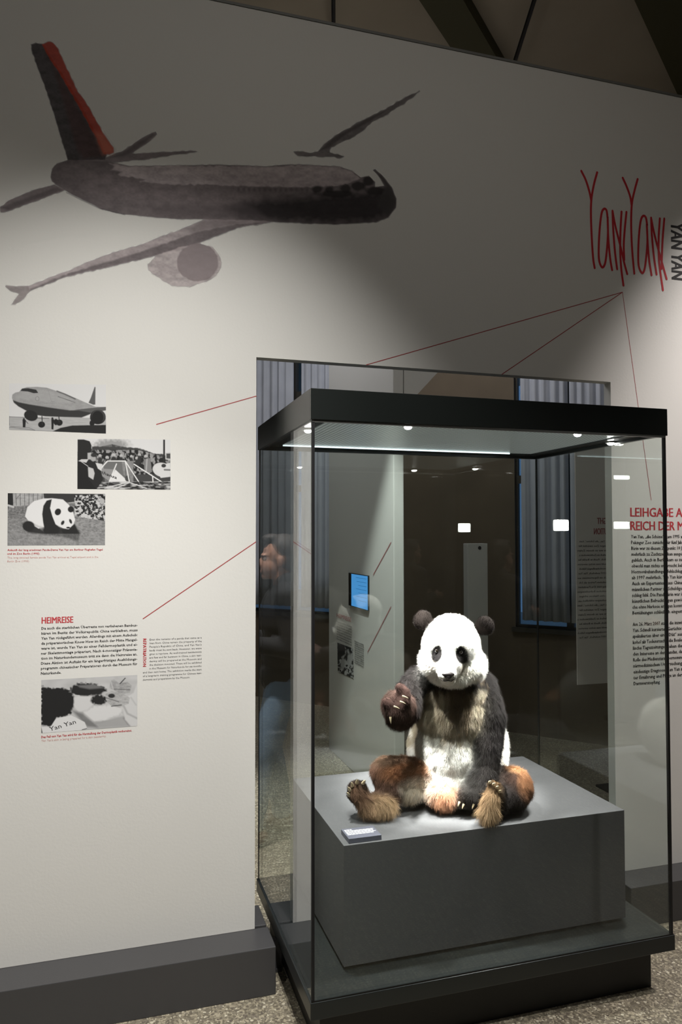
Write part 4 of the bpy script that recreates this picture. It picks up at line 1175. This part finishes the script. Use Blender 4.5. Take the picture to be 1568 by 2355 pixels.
def fields(P):
    """colour, flow and hair length at points of the body"""
    d = np.stack([sdf(P, p[0]) for p in PR], 1)
    dm = d.min(1, keepdims=True)
    w_ = np.exp(-(d - dm) / .0075); w_ /= w_.sum(1, keepdims=True)
    col = w_ @ np.array([p[1] for p in PR], float); ln = w_ @ np.array([p[2] for p in PR]); fl = w_ @ np.array([p[3] for p in PR], float)
    x, y, D = px_of(P)
    near = D < 3.16
    def blob(cx, cy, rx, ry, c, soft=.25, rot=0, al=1.0, mask=None):
        nonlocal col
        co_, si_ = math.cos(rot), math.sin(rot); X_ = x - cx; Y_ = y - cy
        q = np.hypot((X_ * co_ + Y_ * si_) / rx, (-X_ * si_ + Y_ * co_) / ry)
        k = np.clip((1 - q) / soft + .5, 0, 1) * al * (near if mask is None else mask)
        col = col * (1 - k)[:, None] + np.array(c)[None] * k[:, None]; return k
    # head is the white ellipsoids: used as a mask so that chest marks stay off it
    hd = d[:, 5:13].min(1); torso = (d[:, 0:4].min(1) < dm[:, 0] + .006) & (D > 2.93)
    n1 = vnoise(x / 18, y / 90, 5); n2 = vnoise(x / 9, y / 60, 8)
    st = (n1 * .6 + n2 * .4)
    k = np.clip((1085 + (st - .5) * 420 - y) / 110, 0, 1) * torso * (hd > .006)
    col = col * (1 - k)[:, None] + np.array((.52, .46, .35)) * k[:, None]
    # dark yoke over the shoulders and back
    k = np.clip((765 - y) / 60 + (st - .5) * 1.6, 0, 1) * torso * (hd > .006)
    col = col * (1 - k)[:, None] + np.array(BK) * k[:, None]
    # dusky centre streak on the chest, cream around
    k = blob(930, 800, 85, 210, (.13, .09, .06), .7, -.12, .85, torso & (hd > .006)) 
    k = np.clip(1 - np.abs(y - 860) / 330, 0, 1) ** .7 * np.clip((st - .42) * 5, 0, 1) * .7 * torso * (hd > .004)
    col = col * (1 - k)[:, None] + np.array((.22, .17, .11)) * k[:, None]
    # rump of white under the right arm, rufous thigh tops
    leg = (d[:, 33:41].min(1) < dm[:, 0] + .004)
    blob(520, 1300, 150, 60, (.36, .16, .07), .8, -.1, .7); blob(640, 1420, 120, 70, (.85, .78, .66), .9, 0, .8)
    blob(430, 1215, 150, 45, (.11, .07, .045), .8, -.1, .8)
    blob(1410, 1345, 55, 130, (.36, .17, .08), .9, 0, .7, (D < 3.12) & (x > 1340)); blob(1330, 1275, 90, 30, (.55, .30, .15), 1.0, .3, .7, (D < 3.15) & (x > 1240))
    # eye patches
    hm = (hd < .012) & (D < 3.02)
    blob(735, 520, 45, 40, (.60, .45, .34), 1.2, 0, .4, hm); blob(985, 575, 60, 45, (.62, .52, .40), 1.2, 0, .4, hm)
    blob(767, 452, 40, 66, (.006, .005, .005), .22, .22, 1, hm); blob(943, 458, 45, 70, (.006, .005, .005), .22, -.28, 1, hm)
    blob(850, 636, 40, 5, (.25, .18, .15), .9, 0, .8, hm)
    for ei, (cx, cy) in ((13, (665, 205)), (14, (1112, 245))):
        k = np.clip((.012 - d[:, ei]) / .006, 0, 1) * np.clip((np.hypot((x - cx) / 74, (y - cy) / 76) < 1.25) * (hd > -.012), 0, 1) * (np.hypot(x - cx, y - cy) < 86)
        col = col * (1 - k)[:, None] + np.array((.008, .0055, .0045)) * k[:, None]
    # muzzle and eye area get shorter hair
    mz = np.hypot((x - 845) / 105, (y - 560) / 120); k = np.clip(1.3 - mz, 0, 1) * hm; ln = ln * (1 - .75 * k)
    for ex, ey in EYES:
        k = np.clip(1.2 - np.hypot((x - ex) / 40, (y - ey) / 50), 0, 1) * hm; ln = ln * (1 - .8 * k)
    # hair on the head runs away from the nose
    c0 = K(845, 560, 2.80); r_ = P - c0; r_ /= np.linalg.norm(r_, axis=1, keepdims=True) + 1e-9
    k = (hd < .006)[:, None]; fl = np.where(k, r_ * 1.0 + np.array([0, 0, -.35]), fl)
    return col, fl, ln


panda = empty('panda', (1.40, 2.98, ZT_B)); bpy.context.view_layer.update()
tag(panda, 'stuffed giant panda seated on the grey block with one paw raised', 'panda')
co = coords(pbody); pc_, _, _ = fields(co); set_col(pbody, pc_ * .8)
M['hide'] = attr_mat('panda_hide', .9, spec=.1)
body_o = link_mesh('body', pbody, M['hide'], panda, True)
Tinv = np.array(Matrix.Translation(-Vector(panda.location)))
OFF = np.array(panda.location)


def grow(me_world_co, tris, count, fn, name, parent, rad=.00036, seg=5, up=.55, drop=.35, jitter=.30, off=np.zeros(3), zmin=None):
    V = me_world_co
    a, b, c = V[tris[:, 0]], V[tris[:, 1]], V[tris[:, 2]]
    nrm = np.cross(b - a, c - a); ar = np.linalg.norm(nrm, axis=1); nrm = nrm / (ar[:, None] + 1e-12)
    # more hair where the camera side is
    wgt = ar * np.where(nrm @ FW < .35, 1, .45)
    if zmin is not None: wgt = wgt * (((a[:, 2]) > zmin))
    ti = rng.choice(len(tris), count, p=wgt / wgt.sum())
    r1, r2 = np.sqrt(rng.random(count)), rng.random(count)
    P = a[ti] * (1 - r1)[:, None] + b[ti] * (r1 * (1 - r2))[:, None] + c[ti] * (r1 * r2)[:, None]
    Nn = nrm[ti]
    col, fl, ln = fn(P)
    fl = fl / (np.linalg.norm(fl, axis=1, keepdims=True) + 1e-9)
    tg = fl - Nn * (fl * Nn).sum(1, keepdims=True); tg /= np.linalg.norm(tg, axis=1, keepdims=True) + 1e-6
    cl = np.stack([vnoise(P[:, 0] * 70 + P[:, 2] * 30, P[:, 2] * 50 + P[:, 1] * 60, s_) - .5 for s_ in (1, 2, 3)], 1) * 1.0
    d0 = tg + Nn * up + cl * .7 + rng.normal(0, jitter, (count, 3)); d0 /= np.linalg.norm(d0, axis=1, keepdims=True)
    ln = ln * rng.uniform(.55, 1.2, count)
    pts = np.empty((count, seg, 3)); pts[:, 0] = P - Nn * .001
    cur = pts[:, 0].copy(); d = d0.copy()
    for k in range(1, seg):
        d = d + np.array([0, 0, -drop / seg])[None] * 1.2 + cl * .12
        d /= np.linalg.norm(d, axis=1, keepdims=True)
        cur = cur + d * (ln / (seg - 1))[:, None]; pts[:, k] = cur
    if zmin is not None: pts[..., 2] = np.maximum(pts[..., 2], zmin)
    hc = bpy.data.hair_curves.new(name)
    hc.add_curves([seg] * count)
    hc.attributes['position'].data.foreach_set('vector', (pts - off).astype(np.float32).ravel())
    ra = hc.attributes.get('radius') or hc.attributes.new('radius', 'FLOAT', 'POINT')
    taper = np.linspace(1, .15, seg)[None] * np.full((count, 1), rad) * rng.uniform(.7, 1.3, (count, 1))
    ra.data.foreach_set('value', taper.astype(np.float32).ravel())
    ca = hc.attributes.new('Col', 'FLOAT_COLOR', 'CURVE')
    v_ = rng.uniform(.78, 1.18, (count, 1))
    cc = np.clip(col * v_, 0, .93)
    ca.data.foreach_set('color', np.hstack([cc, np.ones((count, 1))]).astype(np.float32).ravel())
    o = bpy.data.objects.new(name, hc); COL.objects.link(o); o.parent = parent
    return o


def tris_of(me):
    me.calc_loop_triangles(); t = np.empty(len(me.loop_triangles) * 3, np.int32); me.loop_triangles.foreach_get('vertices', t); return t.reshape(-1, 3)


M['fur'] = attr_mat('fur', .6, spec=.12)
NHAIR = 270000
fur = grow(coords(pbody) + OFF, tris_of(pbody), NHAIR, fields, 'fur', panda, off=OFF, zmin=ZT_B + .0012)
fur.data.materials.append(M['fur']); tag(fur, kind='stuff')

# eyes, nose, claws, toe pads
for e in EYES:
    p = front_point_w = None
# surface points again (body geometry now in local space)
co = coords(pbody) + OFF
for k, e in enumerate(EYES):
    c = front_point(*e) + FW * .0035
    eb = MB().ball(c, .0085, 20).build('eye', M['eye'], panda, True)
    mb = MB(); fwd = Vector(-(c - CAM) / np.linalg.norm(c - CAM))
    rotq = fwd.to_track_quat('Z', 'Y').to_matrix()
    for t in range(20):
        a_ = t / 20 * 2 * math.pi; a2 = (t + 1) / 20 * 2 * math.pi
        f1 = lambda an: Vector(c) + fwd * .0045 + rotq @ Vector((math.cos(an) * .0088, math.sin(an) * .0070, 0))
        mb.cyl(f1(a_), f1(a2), .0012, seg=6)
    M['lid'] = M.get('lid') or mat('eyelid', (.018, .015, .014), .35)
    mb.build('eyelid', M['lid'], eb, True)
npt = front_point(847, 598)
Bn = Matrix([[RT[i], UP[i], -FW[i]] for i in range(3)])
nose = fuse([('e', npt - UP * 0 - FW * .002, (rr(47, 2.8), rr(19, 2.8), .010), np.stack([RT, UP, FW], 1)),
             ('e', npt - UP * rr(16, 2.8) - FW * .003, (rr(27, 2.8), rr(19, 2.8), .009), np.stack([RT, UP, FW], 1)),
             ('c', npt - UP * rr(25, 2.8) - FW * .0, rr(9, 2.8), npt - UP * rr(44, 2.8) + FW * .002, rr(5, 2.8))], .0014, 3)
link_mesh('nose', nose, M['nose'], panda, True)
mb = MB()
pts = [front_point(x, y) - FW * .0015 for x, y in ((800, 636), (822, 648), (847, 643), (872, 648), (893, 632))]
for a_, b_ in zip(pts[:-1], pts[1:]): mb.cyl(a_, b_, .0014, seg=6)
mb.build('mouth', M['nose'], panda, True)


def claw(p, dr, L_=.026, r=.0045, bend=(0, 0, -.5)):
    mb = MB(); p = np.array(p); d = np.array(dr, float); d /= np.linalg.norm(d); n = 6
    cur = p; rings = []
    vs = []
    for k in range(n + 1):
        rings.append((cur.copy(), r * (1 - (k / n) ** 1.6) + .0003)); d = d + np.array(bend) / n; d /= np.linalg.norm(d); cur = cur + d * L_ / n
    prev = None
    for k, (c_, r_) in enumerate(rings):
        t_ = rings[min(k + 1, n)][0] - rings[max(k - 1, 0)][0]; q_ = Vector(t_).to_track_quat('Z', 'Y').to_matrix()
        ring = [mb.bm.verts.new(Vector(c_) + q_ @ Vector((math.cos(a_ * .6283) * r_, math.sin(a_ * .6283) * r_, 0))) for a_ in range(10)]
        if prev:
            for a_ in range(10): mb.bm.faces.new((prev[a_], prev[(a_ + 1) % 10], ring[(a_ + 1) % 10], ring[a_]))
        prev = ring
    mb.bm.faces.new(prev)
    return mb.build('claw', M['claw'], panda, True)


for (x, y) in TL: claw(K(x, y + 4, 2.842), UP * 1.0 - FW * .45 + RT * (x - 180) / 110, .030, .0062, -FW * .6 - UP * .2)
for (x, y) in TR_[:4]: claw(K(x - 4, y - 2, 2.80), -RT * .2 + UP * .35 - FW * .3, .022, .005, RT * 1.1 - FW * .4 - UP * .1)
for (x, y) in ((938, 1515), (968, 1532), (1040, 1532)): claw(K(x - 8, y + 2, 2.868), -UP * .6 - RT * .35 - FW * .4, .020, .0045, -UP * .3)
for (x, y, D) in ((500, 835, 2.758), (545, 800, 2.758), (562, 760, 2.765)): claw(K(x - 45, y - 5, D), RT * 1 - UP * .12 - FW * .25, .024, .0034, -UP * .35)
claw(K(432, 905, 2.775), -UP * 1 - FW * .2, .026, .0045, RT * .1)

# lamps inside the cap
for k, (q, tgt, pw_, sz) in enumerate(((lampd[0], (1.15, 2.85, .70), 170, 60), (lampd[1], (1.30, 2.90, .78), 720, 35), (lampd[2], (1.36, 2.89, .76), 430, 34), (lampd[3], (1.55, 2.85, .70), 190, 60))):
    spot_lamp('case_spot', (q[0], q[1], zi - .02), tgt, pw_, sz, .95, (1, .975, .95), .034, None)
for o_ in [o for o in bpy.data.objects if o.type == 'LIGHT' and o.name.startswith('case_spot')]:
    o_.parent = case; o_.matrix_parent_inverse = case.matrix_basis.inverted()

# =================================================================== PEOPLE AND LAMPS (seen as reflections in the case glass)
M['skin'] = mat('skin', (.42, .22, .15), .55, vary=(30, .12))
M['hairdark'] = mat('hair_dark', (.025, .016, .010), .5, bump=(220, .9))
M['jacket'] = mat('jacket_cloth', (.012, .012, .014), .85, bump=(120, .3))
M['jeans'] = mat('jeans_cloth', (.19, .29, .42), .85, bump=(260, .4), vary=(9, .3))
M['cuff'] = mat('jeans_cuff', (.40, .50, .58), .85)
M['shoe'] = mat('brown_leather', (.14, .055, .028), .45)
M['eyewhite'] = mat('eyeball', (.22, .20, .19), .2)
M['scarf'] = mat('scarf_cloth', (.55, .56, .58), .8, bump=(90, .8))
M['darkcoat'] = mat('coat_cloth', (.018, .016, .016), .8)


def person(name, label, loc, rz, H, stride, kind, reach=(.20, .12, 1.13)):
    root = empty(name, loc, rz); bpy.context.view_layer.update(); tag(root, label, 'person')
    Wm = np.array(root.matrix_basis); k = H / 1.74
    def w3(p): q = np.array(p, float) * k; return (Wm[:3, :3] @ q) + Wm[:3, 3]
    R3 = Wm[:3, :3]
    e = lambda c, r: ('e', w3(c), tuple(np.array(r) * k), R3)
    c = lambda a, ra, b, rb: ('c', w3(a), ra * k, w3(b), rb * k)
    head = [e((-.012, 0, 1.635), (.103, .078, .102)), e((.045, 0, 1.56), (.062, .060, .075)), e((.078, 0, 1.502), (.024, .026, .020)),
            c((.098, 0, 1.605), .008, (.122, 0, 1.568), .013), e((.098, 0, 1.532), (.011, .022, .006)), e((.098, 0, 1.522), (.010, .019, .006)),
            e((.088, 0, 1.625), (.016, .050, .010)), e((.0, .080, 1.585), (.020, .008, .034)), e((.0, -.080, 1.585), (.020, .008, .034)),
            c((-.02, 0, 1.53), .056, (-.035, 0, 1.40), .068)]
    torso = [e((-.03, 0, 1.27), (.115, .175, .19)), e((-.03, 0, 1.07), (.105, .150, .18)), e((-.03, 0, .94), (.11, .16, .11)),
             c((-.03, .13, 1.40), .055, (-.03, -.13, 1.40), .055)]
    legs, feet, arms, hands, cuffs = [], [], [], [], []
    LG = {}
    for s, (kn, an) in zip((1, -1), stride):
        hip = (-.03, s * .09, .92); knee = (kn, s * .10, .49); ank = (an, s * .105, .09)
        legs += [c(hip, .082, knee, .056), c(knee, .056, (knee[0] * .5 + ank[0] * .5 - .012, s * .104, .30), .052), c((knee[0] * .5 + ank[0] * .5 - .012, s * .104, .30), .050, ank, .038)]
        LG[s] = (hip, knee, ank)
        feet += [c((an - .03, s * .105, .045), .038, (an + .13, s * .12, .034), .033), c((an + .13, s * .12, .032), .032, (an + .18, s * .125, .026), .022)]
    for s in (1, -1):
        sh = (-.03, s * .185, 1.39); el = (-.05, s * .235, 1.11); wr = (reach[0], s * reach[1], reach[2])
        arms += [c(sh, .052, el, .042), c(el, .042, wr, .028)]
        hx, hy, hz = wr; hands.append(e((hx + .045, hy, hz + .005), (.048, .018, .038)))
        for j in range(4):
            z = hz + .032 - j * .019; L_ = (.034, .040, .037, .028)[j]
            hands += [c((hx + .07, hy, z), .0095, (hx + .08 + L_, hy - s * .010, z - .004), .0085), c((hx + .08 + L_, hy - s * .010, z - .004), .0085, (hx + .075 + L_, hy - s * .034, z - .01), .0075)]
        hands += [c((hx + .02, hy - s * .008, hz + .03), .012, (hx + .055, hy - s * .03, hz + .052), .010), c((hx + .055, hy - s * .03, hz + .052), .010, (hx + .085, hy - s * .035, hz + .05), .0085)]
    bm_ = fuse(head + torso + legs + arms + hands + feet, .0065, 2)
    link_mesh('body', bm_, M['skin'], root, True)
    for s in (1, -1):
        mb = MB(); mb.ball(w3((.080, s * .032, 1.602)), .0125 * k, 12); ey = mb.build('eye', M['eyewhite'], root, True)
        mb = MB(); mb.ball(w3((.0895, s * .032, 1.602)), .0052 * k, 8); mb.build('pupil', M['ink'], ey, True)
    if kind == 'man':
        hair = fuse([e((-.028, 0, 1.655), (.100, .085, .098)), e((-.06, 0, 1.60), (.075, .080, .09)), e((.045, 0, 1.722), (.055, .055, .030)),
                     c((.075, .03, 1.715), .016, (.075, -.03, 1.715), .016)], .008, 2)
    else:
        hair = fuse([e((-.028, 0, 1.655), (.102, .088, .098)), e((-.07, 0, 1.58), (.080, .088, .14)), e((.03, 0, 1.72), (.06, .06, .025))], .008, 2)
    link_mesh('hair', hair, M['hairdark'], root, True)
    top = [e((-.03, 0, 1.27), (.142, .205, .20)), e((-.03, 0, 1.07), (.135, .182, .20)), e((-.03, 0, .93), (.140, .190, .13)),
           c((-.03, .15, 1.405), .070, (-.03, -.15, 1.405), .070), c((-.045, .03, 1.46), .070, (-.045, -.03, 1.46), .070)]
    for s in (1, -1):
        sh = (-.03, s * .185, 1.39); el = (-.05, s * .235, 1.11); wr = (reach[0] - .02, s * reach[1], reach[2])
        top += [c(sh, .074, el, .060), c(el, .060, wr, .044)]
    link_mesh('jacket', fuse(top, .009, 3), M['jacket'] if kind == 'man' else M['darkcoat'], root, True)
    tro = [e((-.03, 0, .90), (.125, .175, .11))]
    for s in (1, -1):
        hip, knee, ank = LG[s]; md = (knee[0] * .5 + ank[0] * .5 - .012, s * .104, .30)
        tro += [c(hip, .100, knee, .074), c(knee, .074, md, .066), c(md, .066, (ank[0], ank[1], .135), .058)]
        cuffs.append(c((ank[0], ank[1], .135), .059, (ank[0], ank[1], .115), .060))
    link_mesh('trousers', fuse(tro, .009, 3), M['jeans'] if kind == 'man' else M['darkcoat'], root, True)
    if kind == 'man':
        for q in cuffs: link_mesh('cuff', fuse([q], .008, 1), M['cuff'], root, True)
    for s in (1, -1):
        an = LG[s][2][0]
        sh_ = fuse([c((an - .035, s * .105, .055), .050, (an + .12, s * .12, .042), .044), c((an + .12, s * .12, .040), .042, (an + .185, s * .127, .034), .030),
                    c((an, s * .105, .10), .050, (an - .02, s * .105, .06), .052)], .007, 3)
        cc_ = coords(sh_); cc_[:, 2] = np.maximum(cc_[:, 2], .002); sh_.vertices.foreach_set('co', cc_.ravel()); sh_.update()
        link_mesh('shoe', sh_, M['shoe'] if kind == 'man' else M['jacket'], root, True)
    if kind != 'man':
        sc_ = fuse([c((.02, .07, 1.44), .030, (.075, 0, 1.40), .028), c((.075, 0, 1.40), .028, (.02, -.07, 1.44), .030), c((.07, .01, 1.40), .030, (.13, .03, 1.22), .034)], .007, 2)
        link_mesh('scarf', sc_, M['scarf'], root, True)
    return root


XM = X1 + gi
person('person', 'man in black jacket, blue jeans and brown shoes, mirrored in the left glass', (.335, 4.30, 0), 0.12, 1.735,
       ((.04, -.03), (.10, .15)), 'man')
YM = Y1 + gi
def behind(px, py, D):
    p = at_d(px, py, D); return np.array([p[0], 2 * YM - p[1], p[2]])
vp = behind(1152, 1234, 5.9)
person('person', 'visitor in dark clothes with pale scarf, dimly mirrored in the front glass', (vp[0], vp[1], 0), -.25, 1.70, ((.0, -.02), (.03, .04)), 'woman', (.22, .10, 1.15))

spot_lamp('visitor_fill_spot', (vp[0] + 1.3, vp[1] + .3, 4.3), (vp[0], vp[1], 1.5), 260, 22, .8, (1, .95, .88))  # added lamp to bring out the visitor's faint reflection

def stand(p_list, label):
    base = p_list[0]; root = empty('floor_lamp', (base[0], base[1], 0)); bpy.context.view_layer.update(); tag(root, label, 'lamp')
    zt = max(p[2] for p in p_list)
    mb = MB(); mb.cyl((base[0], base[1] - .05, .01), (base[0], base[1] - .05, zt + .04), .014, seg=12); mb.build('pole', M['darkmetal'], root)
    mb = MB(); mb.cyl((base[0], base[1] - .05, 0), (base[0], base[1] - .05, .02), .14, seg=28); mb.build('foot', M['darkmetal'], root)
    for (x, y, z, sx, sz) in p_list:
        mb = MB(); mb.box(x - sx / 2 - .01, x + sx / 2 + .01, y - .055, y, z - sz / 2 - .01, z + sz / 2 + .01, .004); h_ = mb.build('lamp_head', M['black'], root)
        mb = MB(); mb.box(x - sx / 2, x + sx / 2, y + .001, y + .006, z - sz / 2, z + sz / 2, .012 if sz > .06 else .003); mb.build('lamp_face', M['led_soft'], h_)
p = behind(1290, 1208, 6.4)
stand([(p[0], p[1], p[2], .135, .095)], 'lamp with one bright rounded face, mirrored right of the panda')
# two bright bars mirrored in the right pane; the lamp stands in the far hall, hidden by the wall
XR = X2 - gi - gt
def side(px, py, Y): p = at_y(px, py, Y); return np.array([2 * XR - p[0], p[1], p[2]])
p = side(1427, 1208, 6.0); q = side(1427, 1098, 6.0)
root = empty('floor_lamp', (p[0], p[1], 0)); bpy.context.view_layer.update(); tag(root, 'far lamp with two bright bars, mirrored in the right pane of the case', 'lamp')
mb = MB(); mb.cyl((p[0], p[1] + .06, .01), (p[0], p[1] + .06, q[2] + .05), .014, seg=12); mb.build('pole', M['darkmetal'], root)
mb = MB(); mb.cyl((p[0], p[1] + .06, 0), (p[0], p[1] + .06, .02), .14, seg=28); mb.build('foot', M['darkmetal'], root)
for (v, sz) in ((p, .066), (q, .036)):
    mb = MB(); mb.box(v[0] - .09, v[0] + .09, v[1], v[1] + .055, v[2] - sz / 2 - .01, v[2] + sz / 2 + .01, .004); h_ = mb.build('lamp_head', M['black'], root)
    mb = MB(); mb.box(v[0] - .08, v[0] + .08, v[1] - .006, v[1] - .001, v[2] - sz / 2, v[2] + sz / 2, .003); mb.build('lamp_face', M['led_soft'], h_)
